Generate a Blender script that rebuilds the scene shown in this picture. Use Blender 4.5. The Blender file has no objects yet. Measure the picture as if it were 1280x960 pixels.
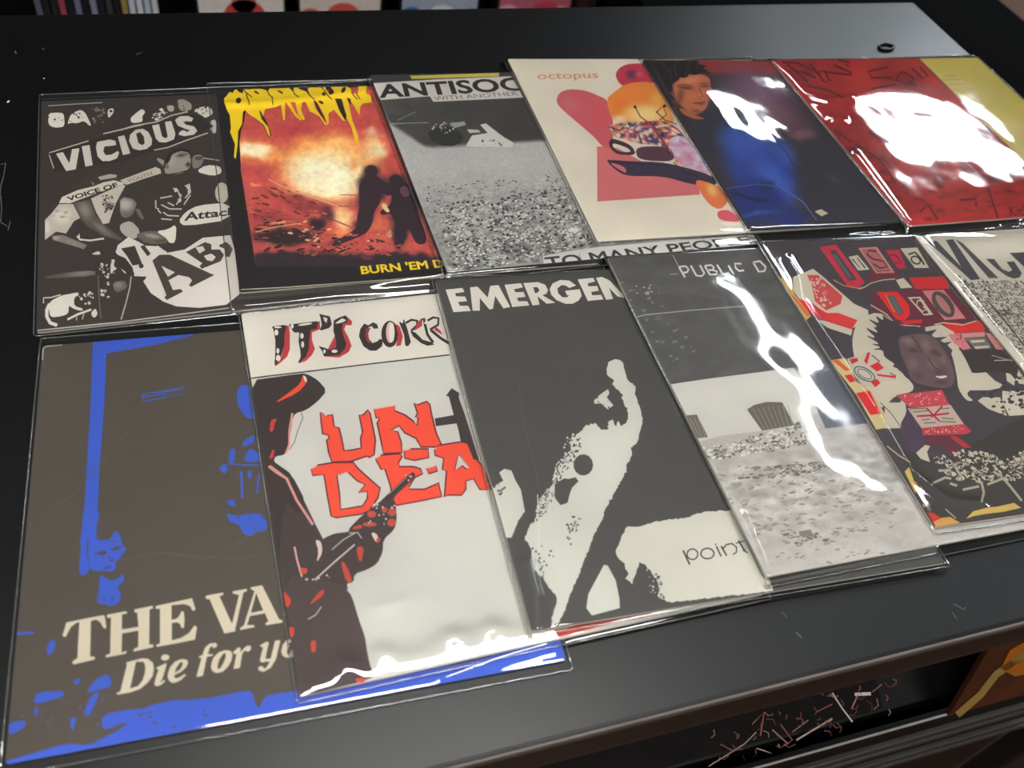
import bpy, bmesh, math, random
import numpy as np
from mathutils import Vector, Matrix
from mathutils.geometry import delaunay_2d_cdt

# ------------------------------------------------------------------ camera, world, light, exposure
S = bpy.context.scene
COL = S.collection
ZT = 0.76                                   # height of the table top above the floor
CAM_H = 0.31656771858779664                 # camera above the table top
FPX = 1166.138                              # focal length in pixels of the 1280x960 frame
CAM_R = Matrix(((0.9497965, 0.12839071, -0.28531113),
                (-0.2821926, 0.74534783, -0.60400658),
                (0.13510719, 0.65419603, 0.74415966)))
cd = bpy.data.cameras.new('camera')
cam = bpy.data.objects.new('camera', cd)
COL.objects.link(cam)
cd.sensor_width = 36.0
cd.lens = FPX / 1280 * 36.0
cd.clip_start = 0.02
cam.matrix_world = Matrix.Translation((0, 0, ZT + CAM_H)) @ CAM_R.to_4x4()
cd.dof.use_dof = True
cd.dof.focus_distance = 0.47
cd.dof.aperture_fstop = 13.0
S.camera = cam

w = bpy.data.worlds.new('world'); S.world = w
w.use_nodes = True
w.node_tree.nodes['Background'].inputs[0].default_value = (0.8, 0.85, 1.0, 1)
w.node_tree.nodes['Background'].inputs[1].default_value = 0.02

vs = S.view_settings
vs.view_transform = 'Standard'; vs.look = 'None'; vs.gamma = 1.0
vs.exposure = 0.40
vs.use_curve_mapping = False

# lamps: (x, y, length x, length y, strength, warmth) hung just under the ceiling, used by the room further down
LAMPS = [(0.30, 0.52, 0.90, 0.22, 34.0, 'warm'),
         (2.10, 1.78, 0.055, 1.25, 40.0, 'cool'), (3.62, 3.16, 0.72, 0.50, 42.0, 'cool'), (2.62, 3.42, 0.34, 0.42, 26.0, 'cool'),
         (-1.2, -0.9, 1.2, 0.30, 24.0, 'warm'), (0.6, -1.4, 1.2, 0.30, 24.0, 'warm'), (3.0, 0.1, 0.30, 1.2, 22.0, 'cool')]

# ------------------------------------------------------------------ helpers
def lin(c):
    return tuple(((v / 255 / 12.92) if v / 255 <= 0.04045 else ((v / 255 + 0.055) / 1.055) ** 2.4) for v in c)

def px2w(px, py, z):
    """point where the ray through photo pixel (px,py) meets the height z above the table top"""
    d = CAM_R @ Vector(((px - 640) / FPX, -(py - 480) / FPX, -1.0))
    k = (z - CAM_H) / d.z
    return Vector((d.x * k, d.y * k, ZT + z))

def px2plane_y(px, py, y):
    d = CAM_R @ Vector(((px - 640) / FPX, -(py - 480) / FPX, -1.0))
    k = y / d.y
    return Vector((d.x * k, y, ZT + CAM_H + d.z * k))

CR = np.array(CAM_R)
def px2plane(P, pl):
    """N pixel points -> world xy on the plane z = a + bx*x + by*y (above the table top)"""
    P = np.atleast_2d(np.asarray(P, float))
    D = np.stack([(P[:, 0] - 640) / FPX, -(P[:, 1] - 480) / FPX, -np.ones(len(P))], 1) @ CR.T
    a, bx, by = pl
    k = (a - CAM_H) / (D[:, 2] - bx * D[:, 0] - by * D[:, 1])
    return D[:, :2] * k[:, None]

def w2px(X):
    Q = (X - np.array([0, 0, CAM_H])) @ CR
    return np.stack([640 + FPX * Q[:, 0] / -Q[:, 2], 480 - FPX * Q[:, 1] / -Q[:, 2]], 1)

def meta(o, label=None, cat=None, group=None, kind=None):
    if label: o['label'] = label
    if cat: o['category'] = cat
    if group: o['group'] = group
    if kind: o['kind'] = kind
    return o

def empty(name, loc=(0, 0, 0), rz=0.0):
    o = bpy.data.objects.new(name, None)
    COL.objects.link(o)
    o.location = loc; o.rotation_euler = (0, 0, rz); o.empty_display_size = 0.02
    return o

def mesh_obj(name, verts, faces, mat, parent=None, smooth=False):
    me = bpy.data.meshes.new(name)
    me.from_pydata([tuple(v) for v in verts], [], [tuple(f) for f in faces])
    me.materials.append(mat)
    if smooth:
        me.polygons.foreach_set('use_smooth', [True] * len(me.polygons))
    me.update()
    o = bpy.data.objects.new(name, me)
    COL.objects.link(o)
    if parent: o.parent = parent
    return o

class MB:
    """collects boxes and bars into one mesh"""
    def __init__(s): s.bm = bmesh.new()
    def box(s, x0, x1, y0, y1, z0, z1, bev=0.0):
        r = bmesh.ops.create_cube(s.bm, size=1.0)
        for v in r['verts']:
            v.co = Vector((x0 if v.co.x < 0 else x1, y0 if v.co.y < 0 else y1, z0 if v.co.z < 0 else z1))
        if bev:
            es = list({e for v in r['verts'] for e in v.link_edges})
            bmesh.ops.bevel(s.bm, geom=es, offset=bev, segments=2, affect='EDGES', profile=0.5)
        return s
    def bar(s, a, b, r, n=8):
        a, b = Vector(a), Vector(b)
        d = (b - a).normalized()
        u = d.orthogonal().normalized(); v = d.cross(u)
        rings = []
        for p in (a, b):
            rings.append([s.bm.verts.new(p + u * r * math.cos(t) + v * r * math.sin(t)) for t in (2 * math.pi * i / n for i in range(n))])
        for i in range(n):
            s.bm.faces.new((rings[0][i], rings[0][(i + 1) % n], rings[1][(i + 1) % n], rings[1][i]))
        s.bm.faces.new(rings[0][::-1]); s.bm.faces.new(rings[1])
        return s
    def build(s, name, mat, parent=None, smooth=False):
        me = bpy.data.meshes.new(name)
        bmesh.ops.recalc_face_normals(s.bm, faces=s.bm.faces)
        s.bm.to_mesh(me); s.bm.free()
        me.materials.append(mat)
        if smooth: me.polygons.foreach_set('use_smooth', [True] * len(me.polygons))
        o = bpy.data.objects.new(name, me); COL.objects.link(o)
        if parent: o.parent = parent
        return o

def NT(m):
    m.use_nodes = True
    return m.node_tree.nodes, m.node_tree.links

def mat_plain(name, rgb, rough=0.6, spec=0.5, noise=0.0, nscale=40.0, bump=0.0, metal=0.0):
    m = bpy.data.materials.new(name)
    n, l = NT(m)
    b = n['Principled BSDF']
    c = lin(rgb)
    b.inputs['Base Color'].default_value = (*c, 1)
    b.inputs['Roughness'].default_value = rough
    b.inputs['Specular IOR Level'].default_value = spec
    b.inputs['Metallic'].default_value = metal
    if noise or bump:
        tc = n.new('ShaderNodeTexCoord'); t = n.new('ShaderNodeTexNoise')
        t.inputs['Scale'].default_value = nscale; t.inputs['Detail'].default_value = 5
        l.new(tc.outputs['Object'], t.inputs['Vector'])
        if noise:
            mp = n.new('ShaderNodeMapRange')
            mp.inputs['To Min'].default_value = 1 - noise; mp.inputs['To Max'].default_value = 1 + noise
            l.new(t.outputs['Fac'], mp.inputs['Value'])
            mx = n.new('ShaderNodeMix'); mx.data_type = 'RGBA'; mx.blend_type = 'MULTIPLY'
            mx.inputs['Factor'].default_value = 1.0
            mx.inputs['A'].default_value = (*c, 1)
            l.new(mp.outputs['Result'], mx.inputs['B'])
            l.new(mx.outputs['Result'], b.inputs['Base Color'])
        if bump:
            bp = n.new('ShaderNodeBump'); bp.inputs['Strength'].default_value = bump; bp.inputs['Distance'].default_value = 0.001
            l.new(t.outputs['Fac'], bp.inputs['Height']); l.new(bp.outputs['Normal'], b.inputs['Normal'])
    return m

def mat_emit(name, rgb, strength):
    m = bpy.data.materials.new(name); n, l = NT(m)
    n.remove(n['Principled BSDF'])
    e = n.new('ShaderNodeEmission'); e.inputs[0].default_value = (*rgb, 1); e.inputs[1].default_value = strength
    l.new(e.outputs[0], n['Material Output'].inputs[0])
    return m

def mat_print():
    """printed paper: colour from the print's own colour attribute, alpha of it = strength of the photographic grain"""
    m = bpy.data.materials.new('printed_paper'); n, l = NT(m)
    b = n['Principled BSDF']
    at = n.new('ShaderNodeAttribute'); at.attribute_name = 'Print'
    tc = n.new('ShaderNodeTexCoord')
    t = n.new('ShaderNodeTexNoise'); t.inputs['Scale'].default_value = 900; t.inputs['Detail'].default_value = 3; t.inputs['Roughness'].default_value = 0.75
    mpg = n.new('ShaderNodeMapping'); mpg.inputs['Scale'].default_value = (0.6, 1.0, 1.0)
    l.new(tc.outputs['Object'], mpg.inputs['Vector']); l.new(mpg.outputs[0], t.inputs['Vector'])
    r = n.new('ShaderNodeMapRange'); r.inputs['From Min'].default_value = 0.32; r.inputs['From Max'].default_value = 0.68
    r.inputs['To Min'].default_value = -1; r.inputs['To Max'].default_value = 1
    l.new(t.outputs['Fac'], r.inputs['Value'])
    mu = n.new('ShaderNodeMath'); mu.operation = 'MULTIPLY_ADD'; mu.inputs[2].default_value = 1.0
    l.new(r.outputs['Result'], mu.inputs[0]); l.new(at.outputs['Alpha'], mu.inputs[1])
    # large soft wear of the paper
    t2 = n.new('ShaderNodeTexNoise'); t2.inputs['Scale'].default_value = 22; t2.inputs['Detail'].default_value = 6
    l.new(tc.outputs['Object'], t2.inputs['Vector'])
    r2 = n.new('ShaderNodeMapRange'); r2.inputs['To Min'].default_value = 0.86; r2.inputs['To Max'].default_value = 1.12
    l.new(t2.outputs['Fac'], r2.inputs['Value'])
    m2 = n.new('ShaderNodeMath'); m2.operation = 'MULTIPLY'
    l.new(mu.outputs[0], m2.inputs[0]); l.new(r2.outputs['Result'], m2.inputs[1])
    mx = n.new('ShaderNodeMix'); mx.data_type = 'RGBA'; mx.blend_type = 'MULTIPLY'; mx.inputs['Factor'].default_value = 1
    l.new(at.outputs['Color'], mx.inputs['A']); l.new(m2.outputs[0], mx.inputs['B'])
    l.new(mx.outputs['Result'], b.inputs['Base Color'])
    b.inputs['Roughness'].default_value = 0.55
    b.inputs['Specular IOR Level'].default_value = 0.35
    return m

def mat_film(name, rough=0.04, refl=1.0, haze=0.0, tint=(1, 1, 1)):
    """thin clear plastic film: passes light straight on, mirrors a little of it by Fresnel, a trace of haze"""
    m = bpy.data.materials.new(name); n, l = NT(m)
    n.remove(n['Principled BSDF'])
    tr = n.new('ShaderNodeBsdfTransparent'); tr.inputs[0].default_value = (*tint, 1)
    gl = n.new('ShaderNodeBsdfGlossy'); gl.inputs['Roughness'].default_value = rough
    df = n.new('ShaderNodeBsdfDiffuse'); df.inputs[0].default_value = (0.8, 0.8, 0.8, 1)
    lw = n.new('ShaderNodeFresnel'); lw.inputs['IOR'].default_value = 1.5
    k = n.new('ShaderNodeMath'); k.operation = 'MULTIPLY'; k.inputs[1].default_value = 1.8 * refl; k.use_clamp = True
    l.new(lw.outputs[0], k.inputs[0])
    tc = n.new('ShaderNodeTexCoord'); t = n.new('ShaderNodeTexNoise')
    t.inputs['Scale'].default_value = 45; t.inputs['Detail'].default_value = 2
    l.new(tc.outputs['Object'], t.inputs['Vector'])
    bp = n.new('ShaderNodeBump'); bp.inputs['Strength'].default_value = 0.10; bp.inputs['Distance'].default_value = 0.0006
    l.new(t.outputs['Fac'], bp.inputs['Height'])
    l.new(bp.outputs[0], gl.inputs['Normal']); l.new(bp.outputs[0], lw.inputs['Normal'])
    mh = n.new('ShaderNodeMixShader'); mh.inputs[0].default_value = haze
    l.new(tr.outputs[0], mh.inputs[1]); l.new(df.outputs[0], mh.inputs[2])
    ms = n.new('ShaderNodeMixShader')
    l.new(k.outputs[0], ms.inputs[0]); l.new(mh.outputs[0], ms.inputs[1]); l.new(gl.outputs[0], ms.inputs[2])
    l.new(ms.outputs[0], n['Material Output'].inputs[0])
    return m

M_PRINT = mat_print()
M_FILM = mat_film('clear_film', haze=0.012)
M_SEAM = mat_film('film_seam', rough=0.12, refl=2.2, haze=0.10)
M_EDGE_W = mat_plain('paper_edge_pale', (205, 198, 182), 0.8, noise=0.1)
M_EDGE_D = mat_plain('paper_edge_dark', (70, 64, 60), 0.8, noise=0.2, nscale=300)
# ------------------------------------------------------------------ the room
def mat_table():
    m = bpy.data.materials.new('black_satin_top'); n, l = NT(m)
    b = n['Principled BSDF']
    b.inputs['Base Color'].default_value = (0.0022, 0.0023, 0.0026, 1)
    b.inputs['Specular IOR Level'].default_value = 0.38
    tc = n.new('ShaderNodeTexCoord')
    t = n.new('ShaderNodeTexNoise'); t.inputs['Scale'].default_value = 9; t.inputs['Detail'].default_value = 7
    l.new(tc.outputs['Object'], t.inputs['Vector'])
    r = n.new('ShaderNodeMapRange'); r.inputs['To Min'].default_value = 0.33; r.inputs['To Max'].default_value = 0.43
    l.new(t.outputs['Fac'], r.inputs['Value']); l.new(r.outputs['Result'], b.inputs['Roughness'])
    t3 = n.new('ShaderNodeTexNoise'); t3.inputs['Scale'].default_value = 700; t3.inputs['Detail'].default_value = 2
    l.new(tc.outputs['Object'], t3.inputs['Vector'])
    bp = n.new('ShaderNodeBump'); bp.inputs['Strength'].default_value = 0.06; bp.inputs['Distance'].default_value = 0.0004
    l.new(t3.outputs['Fac'], bp.inputs['Height']); l.new(bp.outputs[0], b.inputs['Normal'])
    return m
M_TOP = mat_table()
M_BLACK = mat_plain('black_board', (20, 19, 19), 0.5, noise=0.2)
M_LIP = mat_plain('black_lip', (26, 23, 22), 0.4, noise=0.2, nscale=60)
M_FLOOR = bpy.data.materials.new('wood_floor')
def _floor():
    n, l = NT(M_FLOOR); b = n['Principled BSDF']
    tc = n.new('ShaderNodeTexCoord'); wv = n.new('ShaderNodeTexNoise')
    mp = n.new('ShaderNodeMapping'); mp.inputs['Scale'].default_value = (14, 1.2, 1)
    l.new(tc.outputs['Object'], mp.inputs['Vector']); l.new(mp.outputs[0], wv.inputs['Vector'])
    wv.inputs['Scale'].default_value = 3; wv.inputs['Detail'].default_value = 6
    cr = n.new('ShaderNodeValToRGB')
    cr.color_ramp.elements[0].color = (*lin((58, 31, 15)), 1); cr.color_ramp.elements[1].color = (*lin((98, 58, 28)), 1)
    l.new(wv.outputs['Fac'], cr.inputs[0]); l.new(cr.outputs[0], b.inputs['Base Color'])
    b.inputs['Roughness'].default_value = 0.45
_floor()
M_WALL = mat_plain('wall_paint', (70, 67, 65), 0.8, noise=0.08, nscale=6)
M_WALLD = mat_plain('dark_wall_paint', (26, 25, 25), 0.8, noise=0.1, nscale=6)
M_CEIL = mat_plain('ceiling_paint', (62, 61, 60), 0.9, noise=0.06, nscale=8)

RX0, RX1, RY0, RY1, RZ = -2.6, 4.6, -2.4, 5.2, 2.80
fl = MB().box(RX0, RX1, RY0, RY1, -0.10, 0.0).build('floor', M_FLOOR); meta(fl, kind='structure', label='warm brown wooden floor beyond the table')
for nm, a, mt in (('wall_back', (RX0, RX1, RY1, RY1 + 0.1, 0, RZ), M_WALLD), ('wall_front', (RX0, RX1, RY0 - 0.1, RY0, 0, RZ), M_WALL),
                  ('wall_left', (RX0 - 0.1, RX0, RY0, RY1, 0, RZ), M_WALLD), ('wall_right', (RX1, RX1 + 0.1, RY0, RY1, 0, RZ), M_WALL)):
    meta(MB().box(*a).build(nm, mt), kind='structure')
meta(MB().box(RX0, RX1, RY0, RY1, RZ, RZ + 0.1).build('ceiling', M_CEIL), kind='structure')

LAMP_RGB = {'warm': (1.0, 0.985, 0.95), 'cool': (0.86, 0.94, 1.0)}
M_HOUSE = mat_plain('lamp_housing_white', (225, 225, 222), 0.5, noise=0.03)
for i, (x, y, lx, ly, st, wm) in enumerate(LAMPS):
    t = empty('ceiling_lamp', (x, y, RZ))
    meta(t, ['warm white ceiling lamp right above the display table', 'thin cool white tube lamp between the table and the bright panel', 'largest cool white panel lamp over the far corner of the shop', 'nearly square cool white lamp beside the largest panel', 'warm white lamp over the dark left wall', 'warm white lamp near the front wall', 'long cool white lamp along the right wall'][i], 'lamp', 'ceiling lamps of the shop')
    MB().box(-lx / 2 - 0.02, lx / 2 + 0.02, -ly / 2 - 0.02, ly / 2 + 0.02, -0.05, 0.0, 0.006).build('housing', M_HOUSE, t)
    MB().box(-lx / 2, lx / 2, -ly / 2, ly / 2, -0.056, -0.049).build('diffuser', mat_emit('lamp_light_%s' % wm, LAMP_RGB[wm], st), t)

# ---- the table: a thin black top on a black cabinet
TX0, TX1, TY0, TY1 = -0.72, 0.5655, 0.0982, 0.597
tb = empty('display_table', ((TX0 + TX1) / 2, (TY0 + TY1) / 2, 0))
meta(tb, 'black satin display table carrying the rows of bagged record sleeves', 'table')
ox, oy = tb.location.x, tb.location.y
MB().box(TX0 - ox, TX1 - ox, TY0 - oy, TY1 - oy, ZT - 0.024, ZT, 0.0018).build('table_top', M_TOP, tb)
meta(MB().box(TX0 - ox + 0.002, TX1 - ox - 0.002, TY0 - oy + 0.004, TY0 - oy + 0.016, ZT - 0.040, ZT - 0.0235, 0.001).build('front_lip', M_LIP, tb), 'dark brown front lip under the top')
MB().box(TX0 - ox, TX1 - ox, TY0 - oy - 0.0008, TY0 - oy + 0.0004, ZT - 0.0042, ZT - 0.0006, 0.0003).build('edge_highlight', mat_plain('edge_highlight', (88, 79, 75), 0.5, noise=0.4, nscale=40), tb)  # bevel highlight painted as a paler strip along the front top edge
for sx in (TX0 + 0.02, TX1 - 0.06):
    for sy in (TY0 + 0.03, TY1 - 0.06):
        MB().box(sx - ox, sx + 0.04 - ox, sy - oy, sy + 0.04 - oy, 0, ZT - 0.0235, 0.002).build('leg', M_BLACK, tb)
MB().box(TX0 + 0.02 - ox, TX1 - 0.02 - ox, TY1 - 0.03 - oy, TY1 - 0.015 - oy, 0.06, ZT - 0.0235).build('back_panel', M_BLACK, tb)
MB().box(TX0 + 0.02 - ox, TX1 - 0.02 - ox, TY0 + 0.06 - oy, TY1 - 0.03 - oy, 0.24, 0.26).build('shelf', M_BLACK, tb)
# ------------------------------------------------------------------ record sleeves: pose, stacking, print
GX0, GY0, GS = -0.16, 0.07, 0.002
GNX, GNY = 390, 260
HF = np.zeros((GNY, GNX))                                     # height of everything laid down so far
GXX, GYY = np.meshgrid(GX0 + np.arange(GNX) * GS, GY0 + np.arange(GNY) * GS)
VEIL = 0.006

class Shape:
    __slots__ = ('seg', 'col', 'grain', 'fn')
    def __init__(s, seg, col, grain=0.0, fn=None): s.seg, s.col, s.grain, s.fn = seg, col, grain, fn

def P_(K, s):
    x0, y0, k = K
    a = np.array([[float(v) for v in t.split(',')] for t in s.split()])
    return a / k + np.array([x0, y0])

def segs_closed(p): return np.stack([p, np.roll(p, -1, 0)], 1)

def chaikin(p, n):
    for _ in range(n):
        q = np.roll(p, -1, 0)
        p = np.stack([.78 * p + .22 * q, .22 * p + .78 * q], 1).reshape(-1, 2)
    return p

def stroke_poly(p, wd):
    """outline of a polyline of width wd"""
    p = np.asarray(p, float)
    d = np.gradient(p, axis=0); d /= np.linalg.norm(d, axis=1)[:, None] + 1e-9
    nrm = np.stack([-d[:, 1], d[:, 0]], 1) * wd / 2
    return np.concatenate([p + nrm, (p - nrm)[::-1]])

def ell(cx, cy, rx, ry, rot=0, n=14):
    t = np.linspace(0, 2 * np.pi, n, endpoint=False)
    c, s = math.cos(math.radians(rot)), math.sin(math.radians(rot))
    x, y = rx * np.cos(t), ry * np.sin(t)
    return np.stack([cx + c * x - s * y, cy + s * x + c * y], 1)

_gl = {}
def text_segs(s, bold=0.0):
    """glyph outlines of the built-in font as segments, bounding box scaled to 0..1"""
    key = (s, bold)
    if key not in _gl:
        cu = bpy.data.curves.new('t', 'FONT'); cu.body = s; cu.offset = bold; cu.resolution_u = 3
        o = bpy.data.objects.new('t', cu); COL.objects.link(o)
        bpy.context.view_layer.update()
        me = o.evaluated_get(bpy.context.evaluated_depsgraph_get()).to_mesh()
        v = np.array([x.co[:2] for x in me.vertices])
        cnt = {}
        for f in me.polygons:
            vs_ = list(f.vertices)
            for a, b in zip(vs_, vs_[1:] + vs_[:1]):
                k = (min(a, b), max(a, b)); cnt[k] = cnt.get(k, 0) + 1
        e = np.array([k for k, c in cnt.items() if c == 1])
        v = (v - v.min(0)) / (v.max(0) - v.min(0))
        _gl[key] = v[e]
        o.to_mesh_clear(); bpy.data.objects.remove(o); bpy.data.curves.remove(cu)
    return _gl[key]

class Art:
    """print of one cover, drawn in photo pixels (turned into cover coordinates on the cover's own plane)"""
    def __init__(s, base, grain=0.0): s.base, s.bgrain, s.sh, s.basefn, s.step, s.sm = base, grain, [], None, None, 0
    def poly(s, col, K, pts, *holes, grain=0.0, fn=None):
        sg = [segs_closed(chaikin(P_(K, q), s.sm)) for q in (pts,) + holes]
        s.sh.append(Shape(np.concatenate(sg), col, grain, fn)); return s
    def line(s, col, K, wd, pts, grain=0.0):
        s.sh.append(Shape(segs_closed(stroke_poly(P_(K, pts), wd)), col, grain)); return s
    def ell(s, col, K, cx, cy, rx, ry, rot=0, n=14, grain=0.0):
        x0, y0, k = K
        s.sh.append(Shape(segs_closed(ell(x0 + cx / k, y0 + cy / k, rx / k, ry / k, rot, n)), col, grain)); return s
    def ring(s, col, K, cx, cy, rx, ry, wd, rot=0, n=16):
        x0, y0, k = K
        a = ell(x0 + cx / k, y0 + cy / k, rx / k, ry / k, rot, n); b = ell(x0 + cx / k, y0 + cy / k, rx / k - wd, ry / k - wd, rot, n)
        s.sh.append(Shape(np.concatenate([segs_closed(a), segs_closed(b)]), col)); return s
    def text(s, col, K, txt, quad, bold=0.0):
        """quad = bottom-left, bottom-right, top-left, top-right of the words"""
        q = P_(K, quad); g = text_segs(txt, bold)
        u, v = g[..., 0:1], g[..., 1:2]
        p = (1 - u) * (1 - v) * q[0] + u * (1 - v) * q[1] + (1 - u) * v * q[2] + u * v * q[3]
        s.sh.append(Shape(p, col)); return s
    def dots(s, col, K, pts, n, r, seed=1, asp=1.0, rot=0, sides=5, grain=0.0, jit=0.6):
        """n small blots inside a polygon"""
        pg = P_(K, pts); rnd = np.random.RandomState(seed)
        lo, hi = pg.min(0), pg.max(0); sg = segs_closed(pg); out = []
        c = rnd.uniform(lo, hi, (n * 6, 2)); c = c[inside(c, sg)][:n]
        for q in c:
            rr = r * rnd.uniform(1 - jit, 1 + jit)
            out.append(segs_closed(ell(q[0], q[1], rr * asp, rr, rot + rnd.uniform(-25, 25), sides) + rnd.uniform(-.25, .25, (sides, 2)) * rr))
        if out: s.sh.append(Shape(np.concatenate(out), col, grain))
        return s

def inside(p, sg):
    """even-odd test of points against a bag of segments"""
    r = np.zeros(len(p), bool)
    lo, hi = sg.reshape(-1, 2).min(0), sg.reshape(-1, 2).max(0)
    idx = np.nonzero((p[:, 0] >= lo[0]) & (p[:, 0] <= hi[0]) & (p[:, 1] >= lo[1]) & (p[:, 1] <= hi[1]))[0]
    a, b = sg[:, 0], sg[:, 1]
    for i in range(0, len(idx), 4000):
        ii = idx[i:i + 4000]; q = p[ii]
        y = q[:, 1:2]
        c = (a[:, 1] > y) != (b[:, 1] > y)
        xi = a[:, 0] + (y - a[:, 1]) * (b[:, 0] - a[:, 0]) / np.where(b[:, 1] == a[:, 1], 1e-12, b[:, 1] - a[:, 1])
        r[ii] = (np.sum(c & (q[:, 0:1] < xi), 1) % 2) == 1
    return r

def vnoise(p, sc, seed=0, oct=4):
    """value noise over points"""
    rnd = np.random.RandomState(seed); T = rnd.rand(64, 64); r = np.zeros(len(p)); amp = 1; tot = 0
    q = p / sc
    for o in range(oct):
        f = np.floor(q).astype(int); t = q - f; t = t * t * (3 - 2 * t)
        i, j = f[:, 0] % 64, f[:, 1] % 64; i1, j1 = (i + 1) % 64, (j + 1) % 64
        r += amp * ((T[i, j] * (1 - t[:, 0]) + T[i1, j] * t[:, 0]) * (1 - t[:, 1]) + (T[i, j1] * (1 - t[:, 0]) + T[i1, j1] * t[:, 0]) * t[:, 1])
        tot += amp; amp *= 0.55; q = q * 2.03 + 7.3
    return r / tot

def blobs(base, K, lst, warp=0.0, seed=3):
    """painted photograph: soft blobs laid over one another; (cx,cy,rx,ry,rot,col,alpha,hard)"""
    x0, y0, k = K
    def f(p):
        p = p.copy()
        if warp:
            p[:, 0] += warp * (vnoise(p, 14, seed) - .5); p[:, 1] += warp * (vnoise(p, 11, seed + 1) - .5)
        c = np.tile(np.array(base, float), (len(p), 1))
        for (cx, cy, rx, ry, rot, col, al, hd) in lst:
            dx, dy = p[:, 0] - (x0 + cx / k), p[:, 1] - (y0 + cy / k)
            cs, sn = math.cos(math.radians(rot)), math.sin(math.radians(rot))
            u, v = (dx * cs + dy * sn) / (rx / k), (-dx * sn + dy * cs) / (ry / k)
            d = np.sqrt(u * u + v * v)
            t = np.clip((1 - d) / max(1 - hd, 1e-3) + 0.0, 0, 1); t = (t * t * (3 - 2 * t) * al)[:, None]
            c = c * (1 - t) + np.array(col, float) * t
        return c
    return f

def tolin(c):
    c = np.clip(np.asarray(c, float) / 255, 0, 1)
    v = np.where(c <= 0.04045, c / 12.92, ((c + 0.055) / 1.055) ** 2.4)
    return np.maximum(v - VEIL, 0.006)

def lay(pts_b, X, Y):
    """rigid sheet dropped on the pile: lowest plane that stays above everything under it"""
    best = None
    for sx in np.linspace(-0.03, 0.03, 41):
        r = pts_b - sx * X
        for sy in np.linspace(-0.03, 0.03, 41):
            a = (r - sy * Y).max()
            v = a + sx * X.mean() + sy * Y.mean() + 1e-4 * (abs(sx) + abs(sy))
            if best is None or v < best[0]: best = (v, a, sx, sy)
    return best[1:]

TH = 0.0011                                                   # card with the disc inside
def rect_uv(W, H, n):
    u = np.linspace(0, W, n); v = np.linspace(0, -H, n)
    return np.meshgrid(u, v)

class Sleeve: pass

def place(tl, ang, W, H, mg, zguess=0.004):
    """tl: xy of the cover's top-left corner, ang degrees, size, film margins (left,right,top,bottom)"""
    s = Sleeve(); s.W, s.H, s.mg = W, H, mg
    c, sn = math.cos(math.radians(ang)), math.sin(math.radians(ang))
    s.c, s.s, s.tl, s.ang = c, sn, tl, ang
    U, V = rect_uv(W, H, 60)
    X = tl[0] + c * U - sn * V; Y = tl[1] + sn * U + c * V
    ix = np.clip(((X - GX0) / GS).round().astype(int), 0, GNX - 1); iy = np.clip(((Y - GY0) / GS).round().astype(int), 0, GNY - 1)
    b = HF[iy, ix] + 0.0002
    s.pl = lay(b, X, Y)
    # stamp into the height field
    lu = (GXX - tl[0]) * c + (GYY - tl[1]) * sn; lv = -(GXX - tl[0]) * sn + (GYY - tl[1]) * c
    z = s.pl[0] + s.pl[1] * GXX + s.pl[2] * GYY
    inn = (lu > 0) & (lu < W) & (lv < 0) & (lv > -H)
    l, r, t, bt = mg
    fl_ = (lu > -l) & (lu < W + r) & (lv < t) & (lv > -H - bt)
    s.under = HF.copy()
    HF[inn] = np.maximum(HF[inn], z[inn] + TH + 0.0002)
    o = fl_ & ~inn
    HF[o] = np.maximum(HF[o], HF[o] + 0.0003)
    return s

def hf_at(h, X, Y):
    fx = np.clip((X - GX0) / GS, 0, GNX - 1.001); fy = np.clip((Y - GY0) / GS, 0, GNY - 1.001)
    i, j = fx.astype(int), fy.astype(int); u, v = fx - i, fy - j
    return (h[j, i] * (1 - u) + h[j, i + 1] * u) * (1 - v) + (h[j + 1, i] * (1 - u) + h[j + 1, i + 1] * u) * v

def to_uv(s, P):
    w_ = px2plane(P, (s.pl[0] + TH, s.pl[1], s.pl[2])) - np.array(s.tl)
    return np.stack([w_[:, 0] * s.c + w_[:, 1] * s.s, -w_[:, 0] * s.s + w_[:, 1] * s.c], 1)

def uv_to_px(s, Q):
    x = s.tl[0] + s.c * Q[:, 0] - s.s * Q[:, 1]; y = s.tl[1] + s.s * Q[:, 0] + s.c * Q[:, 1]
    return w2px(np.stack([x, y, s.pl[0] + s.pl[1] * x + s.pl[2] * y + TH], 1))

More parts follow.
